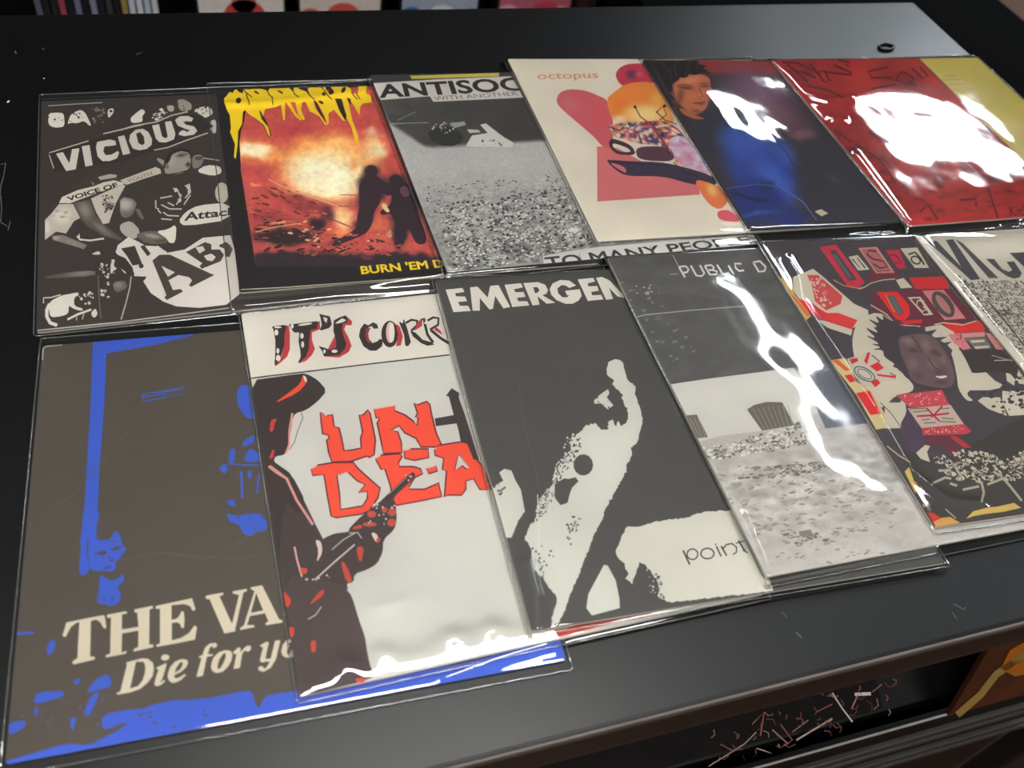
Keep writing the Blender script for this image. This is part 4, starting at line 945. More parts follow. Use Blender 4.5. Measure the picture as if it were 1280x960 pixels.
    a.line(tk, K7, 2.2, '148,300 190,390 238,490').ring(tk, K7, 272, 350, 82, 80, 1.8).ring(tk, K7, 472, 340, 98, 80, 1.9).line(tk, K7, 2.0, '590,240 655,380').ell(tk, K7, 580, 218, 12, 12).line(tk, K7, 2.2, '655,240 728,368').line(tk, K7, 1.9, '685,270 725,220 800,208 860,255 858,325 815,350').line(tk, K7, 2.4, '885,165 975,310').line(tk, K7, 1.5, '850,205 960,175').line(tk, K7, 1.8, '940,290 1010,330')
    a.line((94, 92, 90), (0, 0, 1), 1.0, '648,480 655,530 668,580 674,615').line((224, 222, 214), (0, 0, 1), .9, '672,618 674,690')
    return a

def art10():
    a = Art((98, 97, 96), 0.06); a.step = 1.7
    K = (740, 290, 3.765); K9 = (840, 500, 3.556); K8 = (830, 310, 9.143)
    def sky(p):
        n = vnoise(p * np.array([1, 2]), 26, 61, 4); v = 84 + 26 * n
        return np.stack([v, v - 1, v - 2], 1)
    a.basefn = sky
    def ground(p):
        n = vnoise(p * np.array([.45, 1.4]), 7, 63, 4); m = vnoise(p, 50, 64, 2)
        y = p[:, 1] + 0.2 * (p[:, 0] - 860)
        near = np.clip((y - 560) / 60, 0, 1) * np.clip((720 - y) / 60, .25, 1)
        v = 196 - 16 * m + (n - .5) * 120 * near
        return np.stack([v, v - 3, v - 8], 1)
    a.poly((200, 197, 190), K, '335,722 550,690 770,662 950,638 1000,700 1080,870 1300,830 2200,900 2200,2000 400,1700', fn=ground, grain=.06)
    a.poly((208, 206, 199), K, '335,722 550,690 770,662 950,638 1000,700 1065,850 980,905 800,935 600,960 430,1010', grain=.02)
    a.poly((104, 108, 118), K, '950,636 1300,590 1700,860 1250,905 1100,925 1070,860 1000,700').dots((176, 174, 168), K, '950,640 1010,640 1020,720 980,700', 9, 2.0, 2)
    a.poly((112, 107, 101), K9, '333,42 365,22 420,8 490,10 545,112 400,136').poly((112, 107, 101), K9, '28,72 110,64 160,165 95,172')
    for i in range(8): a.line((160, 155, 147), K9, .7, '%d,%d %d,%d' % (360 + i * 22, 40 - i * 3, 410 + i * 18, 128 - i * 2))
    for i in range(5): a.line((160, 155, 147), K9, .7, '%d,%d %d,%d' % (46 + i * 17, 82 - i * 2, 98 + i * 13, 168))
    a.dots((112, 106, 100), K9, '120,215 260,190 400,150 560,105 660,120 660,180 420,230 150,270', 150, 1.7, 3, 1.8, -8).dots((222, 219, 212), K9, '120,215 260,190 400,150 560,105 660,120 660,180 420,230 150,270', 110, 1.5, 4, 1.8, -8)
    a.dots((118, 112, 104), K9, '280,350 300,310 720,270 730,310 500,340', 60, 1.5, 5, 2.6, -8).dots((150, 143, 134), K9, '150,300 800,240 1000,420 1000,560 460,700 260,480', 200, 1.1, 6, 3.2, -8).dots((118, 112, 104), K9, '480,600 640,570 690,630 560,650', 26, 1.6, 7, 2.2, -6)
    a.poly((132, 126, 117), K9, '560,585 615,575 632,608 580,612').dots((150, 143, 134), K9, '420,680 700,660 1100,600 1150,650 500,760', 26, 1.1, 8, 3, -10)
    a.line((172, 170, 166), K, 1.4, '175,408 250,390 450,370 760,345').line((150, 148, 144), K, 1.0, '100,246 150,236')
    a.dots((130, 128, 126), K, '130,250 330,230 500,600 380,640 300,520', 36, 1.3, 9, 1.6).dots((166, 160, 156), K, '190,250 300,250 300,290 200,300', 7, 1.5, 10, 1.5)
    w_ = (228, 227, 226)
    for p in ('170,215 205,275 240,335', '172,214 250,208 280,245 265,275 215,285', '305,200 370,315 430,322 462,290 410,195', '465,205 525,305 600,302 608,268 550,250 500,255', '465,203 540,195 572,225 550,250', '605,190 670,297 748,292', '735,200 797,297', '885,180 810,178 820,230 860,262 915,255', '1020,165 1085,272 1150,262 1162,215 1095,150 1020,163'):
        a.line(w_, K8, 2.3, p)
    a.line((190, 188, 186), K8, .9, '100,85 165,205').line((180, 178, 174), K8, .9, '70,300 160,295')
    a.line((150, 140, 128), (0, 0, 1), 1.2, '957,727 1060,705 1170,681')
    return a

def art11():
    a = Art((78, 72, 78), 0.05); a.step = 2.2
    K1 = (1010, 290, 8.533); K2 = (1080, 340, 8.533); K3 = (960, 320, 8.0); K4 = (1060, 390, 8.0); K5 = (1030, 430, 7.38); K6 = (1110, 470, 8.0); K8 = (1100, 540, 6.857); K7 = (1180, 380, 6.86)
    cr = (203, 196, 178); rd = (206, 52, 58); pk = (204, 92, 104); mr = (112, 52, 66); dk = (74, 66, 70); yl = (204, 176, 98)
    a.poly((70, 66, 64), (0, 0, 1), '1125,560 1180,575 1280,520 1400,620 1290,660 1165,668')
    a.poly(mr, K1, '640,430 930,400 1000,480 660,545').poly(mr, K2, '70,215 900,170 1210,500 640,585 400,572 100,400')
    a.poly((200, 56, 80), K1, '122,162 300,133 605,540 530,592 430,582 380,522', '232,200 292,190 522,508 432,520').poly((96, 104, 110), K1, '260,230 300,240 470,480 440,500')
    a.line((206, 140, 120), K1, 1.2, '270,510 380,570 530,600 600,590').poly(cr, K1, '432,266 530,245 657,400 535,411').line((50, 48, 48), K1, 1.6, '470,285 560,390 520,270 610,385')
    a.poly((202, 136, 128), K1, '535,170 735,158 928,435 725,441', '575,190 715,180 880,415 740,425').poly((176, 108, 112), K1, '580,195 712,186 872,408 745,418').line((78, 46, 60), K1, 2.0, '730,210 650,195 630,240 700,290 800,310 850,370 770,385 700,340')
    a.poly((196, 50, 74), K1, '830,195 975,188 1050,388 960,388').line((110, 40, 60), K1, 1.8, '870,240 940,250 1000,330 930,330').poly(cr, K1, '985,175 1165,165 1292,382 1140,384')
    a.line((58, 54, 52), K1, 2.2, '1070,240 1140,215 1200,280 1240,350').ring((58, 54, 52), K1, 1150, 300, 60, 45, 2.0, 30)
    a.line((196, 178, 158), K1, 1.3, '540,610 600,590 670,545 800,512 930,500')
    a.poly(cr, K1, '938,512 1020,490 1112,592 990,602').poly(rd, K2, '480,60 860,45 920,175 550,182')
    a.poly((214, 52, 52), K2, '135,215 360,210 480,355 490,460 420,525 340,500', '240,260 320,250 420,420 380,470').poly((90, 110, 118), K2, '250,265 320,255 410,420 375,465').line((206, 150, 60), K2, 1.3, '230,240 300,380 330,430')
    a.poly(cr, K2, '465,270 600,264 738,455 640,464', '500,285 585,280 690,440 640,448').line(cr, K2, 1.8, '640,310 570,305 560,360 620,420 670,400 630,370')
    a.poly((206, 132, 134), K2, '620,200 850,188 1085,495 860,512').ell((86, 80, 78), K2, 845, 345, 90, 165, -38, 16).ell((180, 124, 122), K2, 845, 345, 40, 125, -38, 14)
    a.line((206, 190, 168), K2, 1.3, '70,350 240,450 290,510 370,565 600,580').poly(rd, K2, '400,520 620,505 620,545 420,560')
    a.poly((214, 58, 54), K2, '840,550 1000,540 1080,560 1230,515 1290,600 1280,640 960,648').line((220, 200, 160), K2, 1.2, '750,560 850,540 1050,565 1200,520')
    a.poly(cr, K2, '650,590 820,558 960,640 1000,720 1020,850 960,850 890,780 940,740 820,760 805,735 890,690 740,700 725,670 780,610 660,635')
    a.poly((212, 132, 136), K2, '895,665 1030,650 1140,815 1060,832 960,760').poly((206, 150, 150), K2, '1030,655 1290,640 1290,690 1060,700').dots((150, 70, 80), K2, '960,680 1040,660 1120,800 1060,820', 10, 1.0, 2)
    # banner with red emblem
    a.poly(cr, K3, '250,210 450,128 560,215 860,478 1000,540 1010,640 850,720 560,560 440,470 310,430 255,350').poly((200, 80, 82), K3, '390,190 500,190 630,300 745,402 725,480 580,545 470,450 440,300').dots(cr, K3, '400,200 500,200 620,310 640,460 560,520 480,440', 34, 1.3, 3, 1.5, 30)
    a.poly((214, 62, 66), K3, '265,430 370,438 590,570 700,568 895,640 840,732 560,640 480,612 380,540').poly(cr, K3, '480,640 560,645 700,690 845,735 830,795 600,720')
    a.poly(yl, K3, '80,180 130,220 240,225 262,380 430,600 380,645 330,600 200,420').poly((212, 110, 70), K3, '230,390 262,400 420,600 390,600')
    # face with spiked hair in front of a pale disc
    a.sm = 1
    a.poly(cr, K4, '40,300 60,180 110,90 240,8 350,18 430,85 400,300 480,560 580,640 662,740 640,800 480,830 350,960 250,960 60,450')
    a.poly((74, 66, 72), K4, '300,200 250,150 300,150 190,60 320,120 270,30 360,90 340,20 420,85 480,85 530,140 720,142 780,200 830,230 1000,330 1072,560 1092,700 1085,800 900,792 680,762 640,700 560,640 540,580 440,545 470,520 360,450 350,378 230,378 340,355 220,315 330,325 160,225 290,270 160,145 280,205')
    a.poly((124, 98, 100), K4, '500,250 620,225 780,215 880,265 990,420 1055,560 1070,700 1010,765 860,755 640,700 590,560 520,400', fn=blobs((112, 90, 94), K4, [(600, 290, 90, 60, 10, (150, 118, 120), .9, .1), (780, 330, 60, 120, -30, (138, 116, 110), .8, .1), (670, 390, 90, 26, 8, (66, 54, 60), .9, .2), (880, 410, 80, 30, 20, (66, 54, 60), .9, .2), (840, 520, 40, 90, -25, (150, 122, 116), .7, .1), (650, 520, 70, 90, 0, (146, 112, 118), .7, .1), (950, 480, 50, 50, 0, (150, 110, 106), .7, .1), (900, 600, 90, 14, 8, (70, 54, 60), .9, .2), (920, 700, 110, 24, 5, (72, 60, 76), .8, .2), (700, 640, 100, 50, 20, (92, 76, 82), .8, .1), (960, 600, 40, 120, -15, (90, 76, 76), .6, .1)]))
    a.line((70, 50, 56), K4, 1.2, '630,235 690,310 740,400').line((64, 50, 56), K4, 1.2, '800,460 870,560 940,590').poly((222, 216, 210), K4, '862,642 930,640 985,634 990,652 930,668')
    a.poly(cr, K4, '1025,392 1110,360 1180,480 1240,600 1290,615 1290,750 1240,765 1180,820 1262,892 1180,885 1100,765 1092,660 1060,500')
    # small flag
    a.sm = 0
    a.poly((196, 190, 174), K4, '-10,470 200,398 330,500 482,640 480,690 350,692 270,760 150,740 20,560')
    for p in ('215,540 300,498 358,560 290,597', '15,472 92,458 102,490 40,522', '228,702 290,668 325,712 270,752', '280,618 480,640 476,662 300,640', '160,490 195,402 222,405 190,525', '-10,610 70,680 30,692'): a.poly((206, 44, 60), K4, p)
    a.ring((86, 92, 104), K4, 165, 620, 120, 62, 1.6, 30).ring((110, 116, 124), K4, 165, 620, 84, 42, 1.4, 30).line((70, 90, 80), K4, 1.4, '240,430 320,500').line((70, 90, 80), K4, 1.2, '420,610 480,640')
    a.poly((206, 190, 140), K5, '60,150 200,130 300,350 430,430 560,640 640,760 480,790 300,470 120,240').poly((214, 48, 52), K5, '295,452 420,430 525,642 430,655').poly((206, 44, 58), K5, '188,290 250,278 295,340 240,358').poly((206, 100, 60), K5, '70,150 130,145 240,240 200,250')
    a.poly(cr, K5, '560,540 700,540 740,480 760,620 715,775 560,780').line((90, 60, 66), K5, 1.0, '520,540 620,640 710,770')
    # card with a second flag, arms, crowd
    a.poly((84, 70, 90), K6, '130,470 200,340 340,520 360,640 280,770 230,760 130,560')
    a.poly((196, 78, 88), K6, '80,190 540,138 592,250 645,322 210,312').poly((198, 180, 168), K6, '195,325 625,288 765,490 338,525').poly((196, 70, 80), K6, '338,520 762,480 835,552 780,582 350,594')
    for p in ('290,402 460,392 610,372', '385,318 450,390 515,452', '545,298 470,380 430,410'): a.line((176, 40, 62), K6, 2.2, p)
    for p in ('220,330 380,320', '250,360 400,345', '500,330 620,320', '540,420 660,430', '360,470 480,465', '520,455 680,460', '340,440 420,430'): a.line((92, 104, 98), K6, 1.2, p)
    a.dots((228, 180, 176), K6, '120,200 520,160 580,260 230,300', 30, .9, 5).dots((226, 180, 176), K6, '360,530 740,500 780,560 370,580', 26, .9, 6)
    a.poly((190, 60, 66), K6, '610,600 680,600 840,715 760,720').poly((110, 56, 70), K6, '350,600 600,600 720,730 700,850 620,800 560,700 380,690').poly(cr, K6, '280,770 370,690 420,700 390,760 420,860 330,830')
    a.dots(cr, K8, '440,240 720,150 900,180 1100,230 1280,150 1290,420 900,420 620,400', 150, 2.3, 7, 1.7, 30).dots((70, 66, 64), K8, '440,240 720,150 900,180 1100,230 1280,150 1290,420 900,420 620,400', 90, 1.6, 8, 1.5)
    a.poly((70, 62, 62), K7, '150,400 440,380 700,480 700,580 560,640 500,580 380,590 240,590').poly((120, 118, 112), K7, '170,290 360,290 410,380 280,390').poly(cr, K7, '225,312 345,305 350,325 240,335').poly(cr, K7, '255,365 385,355 390,375 270,385').line((180, 174, 160), K7, 1.0, '410,440 590,490').line((190, 186, 176), K7, 1.2, '430,485 580,480')
    a.poly((210, 140, 140), K7, '355,250 400,250 520,390 450,390')
    a.poly(cr, K7, '210,600 360,585 440,660 500,690 480,720 390,740 270,740 200,740').poly((206, 200, 184), K7, '500,745 700,745 700,950 560,960 500,850').poly(cr, K7, '330,800 480,800 540,960 380,900 290,830').poly(cr, K7, '530,590 570,600 640,680 690,690 690,640 640,560 600,700 540,660').dots((66, 60, 60), K7, '300,740 700,560 700,940 500,960', 40, 1.8, 9, 1.6)
    for p in ('820,420 870,430 890,520 870,600', '710,495 850,465', '920,450 1050,400 1080,390', '1050,390 1120,470 1215,590', '450,440 560,390 610,400', '600,440 660,460', '640,290 700,390', '500,330 600,330', '970,340 1050,380'): a.line((176, 170, 152), K8, 3.0, p)
    a.poly(yl, K8, '735,745 800,680 920,648 1000,640 1150,608 1210,650 1050,685 900,702 800,722').poly((206, 160, 90), K8, '440,745 600,728 690,780 480,812').poly((206, 62, 54), K8, '405,690 460,695 525,740 455,772').poly(yl, K8, '210,340 250,300 290,420 350,500 300,520').dots((196, 150, 96), K8, '280,420 350,470 420,640 380,640', 12, 1.8, 10).line((170, 164, 150), K8, 1.6, '560,660 650,740').line((196, 180, 150), K8, 1.5, '60,120 160,200 260,260')
    return a

def art12():
    a = Art((202, 196, 183), 0.05)
    K = (1140, 280, 8.0); dk = (80, 78, 84)
    for p in ('155,175 245,168 490,425 338,160 412,153 685,552 590,562', '430,150 505,190 865,540 770,542', '740,350 822,350 900,450 970,478 1002,460 945,380 1020,373 1098,490 1080,532 1020,547 950,522 850,452', '975,290 1300,270 1400,500 1250,520 1110,420'): a.poly(dk, K, p)
    a.dots((72, 68, 66), K, '500,580 1200,560 1300,1500 900,1100', 1000, .95, 3, 2.2, 20, 4).dots((72, 68, 66), K, '1200,560 3400,560 4700,2300 2600,2900 1700,2100 1300,1500', 1500, 1.3, 13, 2.4, 20, 4).dots((72, 68, 66), K, '420,500 560,560 760,880 700,900 480,640', 40, 1.0, 5, 2.0, 45, 4)
    a.line((60, 58, 58), K, 1.6, '755,765 850,880 940,985 1150,1250').line((90, 86, 84), K, 1.0, '700,550 770,640')
    a.dots((60, 56, 56), K, '860,840 1000,850 1000,920 880,930', 30, 1.2, 6)
    a.line((170, 160, 130), (0, 0, 1), 1.4, '1147,301 1200,366 1282,466')
    return a
# ------------------------------------------------------------------ lay the sleeves, in the order they lie on each other
def film(l=.0012, r=.003, t=.002, b=.003): return (l, r, t, b)
Z0 = (0, 0, 1)
# key: top-left corner xy, angle, width, height, film margins, art, label, edge material, film options
SPEC = {
 7: ((-0.0751, 0.3116), -2.3, 0.1850, 0.1800, film(.0012, .0015, .0055, .0035), art7, 'faded black record sleeve with bright blue figures and a cream serif title', M_EDGE_D, dict(wr=[(((560, 846), (630, 820), (690, 803)), .0009, 9), (((3, 930), (8, 880), (14, 820)), .0005, 5)])),
 8: ((0.0082, 0.3171), 0.0, 0.1800, 0.1850, film(.0012, .003, .004, .0022), art8, 'white record sleeve with torn red letters and a dark gunman in a hat', M_EDGE_W, dict(wr=[(((395, 855), (520, 822), (690, 782)), .0004, 13)], lift=[(432, 832, 16, 14, -15, .0009), (480, 818, 14, 11, -15, .0008), (566, 797, 15, 10, -15, .0009), (614, 787, 14, 10, -15, .0009), (490, 757, 24, 8, -10, .0003)])),
 1: ((-0.0795, 0.4993), 0.55, 0.1800, 0.1790, film(.0012, .003, .0080, .0022), art1, 'black and white photo collage record sleeve with pasted lettering and a big white disc', M_EDGE_W, {}),
 2: ((0.0129, 0.5017), -1.3, 0.1800, 0.1705, film(.0045, .003, .0110, .0125), art2, 'black record sleeve with dripping yellow title over a fire photograph', M_EDGE_W, dict(wr=[(((285, 131), (345, 128), (430, 118), (472, 112)), .0006, 4.5), (((305, 380), (370, 374), (440, 362), (560, 343)), .0012, 6)])),
 3: ((0.1037, 0.5046), 1.3, 0.1800, 0.1775, film(.0018, .003, .0030, .0030), art3, 'grey record sleeve photograph of rubble ground with pale typed title strips', M_EDGE_D, {}),
 4: ((0.1957, 0.5200), -0.9, 0.1800, 0.1795, film(.0020, .003, .0050, .0010), art4, 'cream record sleeve with pink shapes and an orange machine drawing', M_EDGE_W, {}),
 9: ((0.1010, 0.3241), -2.6, 0.1800, 0.1880, film(.0016, .003, .0035, .0016), art9, 'dark grey record sleeve with white torn arm shape and bold white heading', M_EDGE_W, dict(wr=[(((660, 705), (671, 745), (672, 792)), .0010, 6)])),
 10: ((0.1925, 0.3259), -0.7, 0.1800, 0.1890, film(.0012, .003, .0030, .0035), art10, 'grey record sleeve photograph of a pale building with barred windows', M_EDGE_W, dict(wr=[(((925, 645), (945, 695), (958, 730)), .0010, 5)], amp=.00034)),
 11: ((0.2827, 0.3280), -2.3, 0.1800, 0.1850, film(.0012, .003, .0030, .0030), art11, 'red and black collage record sleeve with a spiky haired face and small flags', M_EDGE_W, dict(wr=[(((985, 325), (998, 345), (1003, 375), (1040, 430), (1100, 520), (1140, 590), (1185, 625), (1230, 630)), .0006, 5)])),
 12: ((0.3828, 0.3212), -1.0, 0.1800, 0.1800, film(.0012, .003, .0060, .0030), art12, 'cream record sleeve with huge dark capitals above dense small black scribbles', M_EDGE_W, dict(wr=[(((1150, 300), (1200, 350), (1240, 400), (1280, 450)), .0006, 5)], lift=[(1235, 300, 50, 16, 0, .0012)])),
 5: ((0.2890, 0.5148), -1.6, 0.1800, 0.1755, film(.0020, .003, .0050, .0150), art5, 'record sleeve with a dark haired person in a blue jacket', M_EDGE_D, dict(amp=.00055, wr=[(((945, 291), (1040, 288), (1133, 288)), .0007, 2.6), (((950, 296), (985, 306), (1040, 301), (1136, 305)), .0008, 2.8)])),
 6: ((0.3866, 0.5104), -0.4, 0.1790, 0.1795, film(.0020, .0005, .0055, .0100), art6, 'glossy red scribbled record sleeve with a yellow band along one side', M_EDGE_W, dict(wr=[(((963, 78), (985, 95), (1005, 118), (1035, 127), (1065, 123)), .0006, 4.5), (((1070, 195), (1100, 235), (1133, 280)), .0007, 4), (((1040, 150), (1055, 152)), .0005, 4), (((1150, 291), (1220, 287), (1280, 283)), .0007, 3)])),
}
for key in (7, 8, 1, 2, 3, 4, 9, 10, 11, 12, 5, 6):
    tl, ang, W, H, mg, af, label, edge, fo = SPEC[key]
    s = place(tl, ang, W, H, mg)
    root = sleeve_root(s, label)
    build_cover(s, af(), root, edge)
    build_film(s, root, seed=key * 7, **fo)
# ------------------------------------------------------------------ behind, beside and below the table
def zt(v): return ZT + v
# rack of compact discs behind the table
YR = 1.50
rk = empty('disc_rack', (0.28, YR, 0)); meta(rk, 'black wall rack of compact discs standing behind the table', 'rack')
MB().box(-0.78, 0.41, -0.06, 0.20, 0, zt(-0.525), 0.004).build('plinth', M_BLACK, rk)
MB().box(-0.78, 0.41, 0.17, 0.20, zt(-0.525), zt(0.25), 0.003).build('back_panel', M_BLACK, rk)
for x in (-0.78, 0.396): MB().box(x, x + 0.015, -0.06, 0.18, zt(-0.525), zt(0.25), 0.002).build('side_panel', M_BLACK, rk)
MB().box(-0.765, 0.396, -0.03, 0.17, zt(-0.36), zt(-0.345), 0.002).build('shelf', M_BLACK, rk)
MB().box(-0.78, 0.41, -0.062, -0.054, zt(-0.526), zt(-0.517), 0.001).build('front_lip', M_BLACK, rk)
M_CASE = mat_film('disc_case_plastic', rough=0.08, haze=0.04)
spine = [(92, 90, 112), (34, 33, 36), (38, 38, 42), (150, 70, 84), (30, 30, 40), (110, 112, 138), (28, 27, 36), (128, 126, 150), (34, 34, 40), (60, 60, 62), (30, 28, 34), (150, 132, 70), (196, 194, 214), (206, 206, 216), (180, 188, 206), (200, 200, 204)]
names = {(92, 90, 112): 'lilac grey'}
words = ['lilac grey', 'black', 'charcoal', 'dull pink', 'inky black', 'slate blue', 'midnight black', 'pale slate', 'dark grey', 'mid grey', 'near black', 'mustard', 'pale lilac', 'off white', 'icy blue', 'light grey']
for i, c in enumerate(spine):
    t = empty('compact_disc', (-0.212 + i * 0.0112, YR, zt(-0.525)))
    meta(t, 'compact disc case with %s spine filed in the rack' % words[i], 'compact disc', 'discs filed spine out in the rack')
    MB().box(0.0006, 0.0098, -0.002, 0.138, 0.0, 0.124, 0.0006).build('case', M_CASE if False else mat_plain('case_black', (24, 24, 26), 0.2), t)
    MB().box(0.0010, 0.0094, -0.0028, -0.0019, 0.006, 0.118).build('spine_label', mat_plain('spine_print', c, 0.4, noise=0.15, nscale=120), t)
face = [(0.023, (214, 204, 196), 'white disc case with a red rose shape', [((196, 66, 70), 0.075, 0.036, 0.034), ((206, 110, 100), 0.075, 0.06, 0.02), ((196, 70, 90), 0.016, 0.02, 0.012)]),
        (0.184, (206, 192, 182), 'pale disc case with two pink red blooms', [((190, 74, 78), 0.02, 0.03, 0.022), ((196, 84, 76), 0.075, 0.032, 0.03)]),
        (0.356, (150, 158, 176), 'blue and silver disc case', [((52, 86, 170), 0.02, 0.03, 0.022), ((206, 208, 210), 0.075, 0.03, 0.026), ((150, 52, 60), 0.045, 0.012, 0.012), ((60, 96, 160), 0.128, 0.03, 0.018)]),
        (0.531, (176, 92, 110), 'rosy pink disc case', [((206, 150, 160), 0.02, 0.03, 0.024), ((196, 60, 84), 0.09, 0.03, 0.03), ((214, 160, 140), 0.12, 0.034, 0.016)])]
for x, c, lb, sp in face:
    t = empty('compact_disc', (x, YR, zt(-0.525)))
    meta(t, lb + ' shown face out in the rack', 'compact disc')
    MB().box(0, 0.142, 0.0, 0.0104, 0.0, 0.125, 0.0008).build('case', mat_plain('case_dark', (30, 28, 28), 0.2), t)
    cv = MB().box(0.004, 0.138, -0.0008, 0.0002, 0.003, 0.122).build('printed_insert', mat_plain('insert_print', c, 0.35, noise=0.2, nscale=60), t)
    for (cc, u, v, r) in sp:
        e = ell(u, v, r, r * 0.9, 0, 18)
        mesh_obj('printed_shape', [(p[0], -0.0010, p[1]) for p in e], [tuple(range(len(e)))], mat_plain('shape_print', cc, 0.35, noise=0.2, nscale=90), cv)

# low black bench to the right of the table
bn = empty('low_bench', (1.0, 1.3, 0)); meta(bn, 'low black bench standing on the wooden floor beside the table', 'bench')
MB().box(-0.26, 0.43, -1.15, 1.2, 0.05, zt(-0.40), 0.004).build('bench_body', M_BLACK, bn)
MB().box(-0.28, 0.45, -1.17, 1.22, zt(-0.40), zt(-0.385), 0.003).build('bench_top', mat_plain('bench_black', (5, 5, 5), 0.9, 0.04, noise=0.2), bn)
MB().box(-0.22, 0.40, -1.1, 1.15, 0.0, 0.05).build('plinth', M_BLACK, bn)

# record bin under the table front
M_RAIL = mat_plain('bin_black', (10, 9, 9), 0.6, 0.25, noise=0.2, nscale=90)
rb = empty('record_bin', (0.30, 0.27, 0)); meta(rb, 'black record bin with a ribbed front rail under the table', 'bin')
bx0, bx1 = -0.30, 0.200
MB().box(bx0, bx1, -0.152, -0.148, zt(-0.30), zt(-0.200), 0.001).build('front_wall', M_RAIL, rb)
MB().box(bx0, bx1, -0.1527, -0.1513, zt(-0.2010), zt(-0.1992), 0.0005).build('front_edge', mat_plain('edge_grey', (150, 146, 142), 0.4), rb)
for dz in (-0.222, -0.236, -0.262, -0.276):
    MB().box(bx0 + 0.02, bx1, -0.1555, -0.1515, zt(dz - 0.006), zt(dz), 0.001).build('rib', mat_plain('rib_grey', (52, 50, 48), 0.45, noise=0.2), rb)
MB().box(bx0, bx1, 0.16, 0.17, 0.26, zt(-0.14)).build('back_wall', M_RAIL, rb)
for x in (bx0, bx1 - 0.01): MB().box(x, x + 0.01, -0.145, 0.165, 0.26, zt(-0.16)).build('side_wall', M_RAIL, rb)
MB().box(bx0, bx1, -0.150, 0.165, 0.26, 0.27).build('floor_board', M_RAIL, rb)
MB().box(bx0, bx1, -0.150, -0.142, 0.26, zt(-0.295)).build('front_panel', M_RAIL, rb)

mesh_obj('sloped_board', [(bx0 + 0.01, -0.138, zt(-0.210)), (bx1 - 0.01, -0.138, zt(-0.210)), (bx1 - 0.01, 0.131, zt(-0.0645)), (bx0 + 0.01, 0.131, zt(-0.0645)), (bx0 + 0.01, -0.138, 0.27), (bx1 - 0.01, -0.138, 0.27), (bx1 - 0.01, 0.131, 0.27), (bx0 + 0.01, 0.131, 0.27)], [(0, 1, 2, 3), (7, 6, 5, 4), (0, 4, 5, 1), (1, 5, 6, 2), (2, 6, 7, 3), (3, 7, 4, 0)], M_RAIL, rb)

def leaning(name, lab, cat, x0, x1, yb, zb, yt, zt_, th, m, lines, spots):
    """a big square cover leaning back: foot at (yb, zb), head at (yt, zt_); drawing given in photo pixels"""
    t = empty(name, (x0, yb, zb)); meta(t, lab, cat)
    ey = Vector((0, yt - yb, zt_ - zb)); L = ey.length; ey.normalize(); nz = Vector((0, -ey.z, ey.y))
    c = [Vector((0, 0, 0)), Vector((x1 - x0, 0, 0)), Vector((x1 - x0, 0, 0)) + ey * L, ey * L]
    vs_ = c + [v - nz * th for v in c]
    mesh_obj('printed_cover', vs_, [(0, 1, 2, 3), (7, 6, 5, 4), (0, 4, 5, 1), (1, 5, 6, 2), (2, 6, 7, 3), (3, 7, 4, 0)], m, t)
    o0 = Vector((x0, yb, zb)); C = Vector((0, 0, ZT + CAM_H))
    def hit(p):
        d = CAM_R @ Vector(((p[0] - 640) / FPX, -(p[1] - 480) / FPX, -1.0))
        k = (o0 - C).dot(nz) / d.dot(nz)
        return C + d * k - o0 + nz * 0.0004
    for col, wd, pts in lines:
        q = stroke_poly(P_((0, 0, 1), pts), wd)
        n = len(q) // 2
        mesh_obj('printed_line', [hit(p) for p in q], [(i, i + 1, 2 * n - 2 - i, 2 * n - 1 - i) for i in range(n - 1)], mat_plain('line_print', col, 0.5, noise=0.2, nscale=200), t)
    for col, pts in spots:
        q = P_((0, 0, 1), pts)
        mesh_obj('printed_patch', [hit(p) for p in q], [tuple(range(len(q)))], mat_plain('patch_print', col, 0.5, noise=0.35, nscale=60), t)
wr_ = [((150, 120, 104), 1.4, '885,958 930,930 945,915'), ((140, 110, 100), 1.2, '990,915 1010,900'), ((170, 150, 130), 2.0, '995,925 1040,898'), ((150, 70, 64), 1.4, '940,905 955,890 950,920'), ((190, 180, 168), 1.6, '1040,866 1052,885 1065,902'),
       ((160, 110, 90), 1.5, '1064,886 1072,868'), ((196, 190, 180), 4.0, '1068,868 1088,867'), ((150, 120, 110), 1.3, '965,912 985,930'), ((130, 60, 60), 1.3, '975,905 990,925 975,935'), ((170, 160, 150), 1.3, '945,935 965,942'), ((180, 176, 170), 4.0, '985,943 1000,947 1015,942 1022,930'), ((120, 60, 56), 1.2, '900,930 915,938'), ((140, 80, 70), 1.2, '1020,890 1040,880'), ((140, 90, 80), 1.2, '1090,865 1102,855')]
_r = random.Random(5)
for _i in range(46):
    _x, _t = _r.uniform(885, 1125), _r.uniform(0, 1)
    _y0 = 872 - (_x - 1000) * .27; _y1 = 928 - (_x - 1000) * .36
    _y = _y0 + (_y1 - _y0) * _t; _a = _r.uniform(0, 3.1); _l = _r.uniform(3, 9)
    wr_.append((_r.choice([(96, 34, 36), (120, 60, 50), (70, 26, 30), (140, 110, 96)]), _r.uniform(.8, 1.6), '%f,%f %f,%f %f,%f' % (_x, _y, _x + _l * math.cos(_a), _y + _l * math.sin(_a), _x + 1.6 * _l * math.cos(_a + .5), _y + 1.6 * _l * math.sin(_a + .5))))
leaning('record_sleeve', 'big black record sleeve with thin red and white line drawing in the bin', 'record sleeve', 0.04, 0.352, 0.1325, zt(-0.206), 0.400, zt(-0.060), 0.003, mat_plain('dark_print', (14, 8, 9), 0.75, 0.15, noise=0.5, nscale=60), wr_, [])
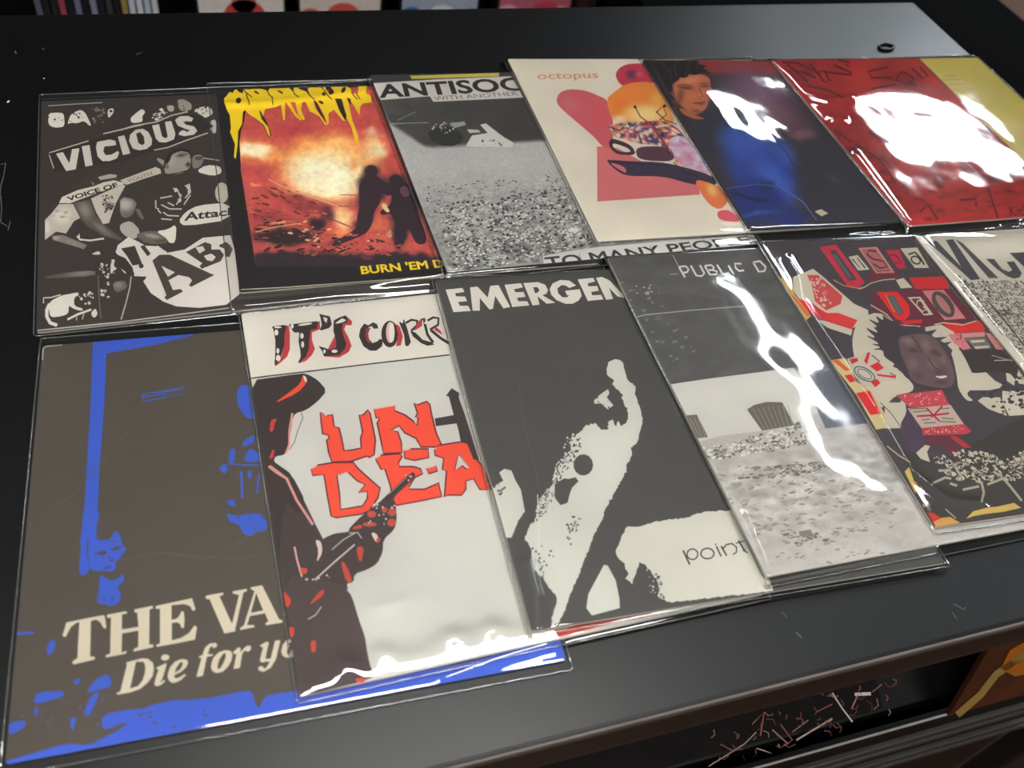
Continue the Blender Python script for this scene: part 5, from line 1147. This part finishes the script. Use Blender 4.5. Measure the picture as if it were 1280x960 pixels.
leaning('record_sleeve', 'worn orange brown record sleeve tilted over the bin rail', 'record sleeve', 0.386, 0.499, 0.1166, zt(-0.199), 0.150, zt(-0.045), 0.003, mat_plain('brown_print', (70, 34, 14), 0.5, noise=0.6, nscale=40), [((150, 122, 62), 9, '1196,893 1225,868 1245,842 1285,815')], [((170, 96, 22), '1250,835 1262,812 1290,796 1290,840 1268,845')])

# things lying on the bare table: a small black rubber ring, scuffs
rg = empty('rubber_ring', (0.496, 0.529, ZT)); meta(rg, 'small black rubber ring lying on the bare table top', 'ring')
me_v, me_f = [], []
for i in range(24):
    a = 2 * math.pi * i / 24
    for j in range(8):
        b_ = 2 * math.pi * j / 8
        rr = 1 + 0.12 * math.sin(2 * a)
        me_v.append(((0.0065 * rr + 0.0011 * math.cos(b_)) * math.cos(a), (0.0042 * rr + 0.0011 * math.cos(b_)) * math.sin(a), 0.0011 + 0.0011 * math.sin(b_)))
        me_f.append((i * 8 + j, ((i + 1) % 24) * 8 + j, ((i + 1) % 24) * 8 + (j + 1) % 8, i * 8 + (j + 1) % 8))
mesh_obj('ring_band', me_v, me_f, mat_plain('rubber_black', (12, 12, 12), 0.3), rg, smooth=True)
def scuff(pts, wd, rgb):
    q = stroke_poly(P_((0, 0, 1), pts), wd); n = len(q) // 2
    v = [px2w(p[0], p[1], 0.00006) - Vector(tb.location) for p in q]
    mesh_obj('scuff_mark', v, [(i, i + 1, 2 * n - 2 - i, 2 * n - 1 - i) for i in range(n - 1)], mat_plain('scuff', rgb, 0.8, noise=0.4, nscale=900), tb)
for p, wd, c in (('0,206 7,204 5,218 1,232 0,245', .8, (90, 88, 90)), ('1,245 2,262 1,278 8,282 10,288 13,276', .8, (90, 88, 90)), ('9,128 12,126', 2.0, (190, 186, 180)), ('54,97.5 55.5,98.5', 1.6, (150, 150, 150)), ('19,64 20,67', 1.4, (80, 80, 80)), ('53,60 55,62', 1.2, (60, 60, 60)), ('978,765 984,772', .7, (84, 88, 92)), ('995,790 1002,797', .8, (120, 122, 124)), ('1192,755 1205,762 1207,759', .8, (110, 112, 116)), ('1190,765 1196,774', .8, (96, 100, 104)), ('170,68 178,65', .7, (60, 60, 60))):
    scuff(p, wd, c)
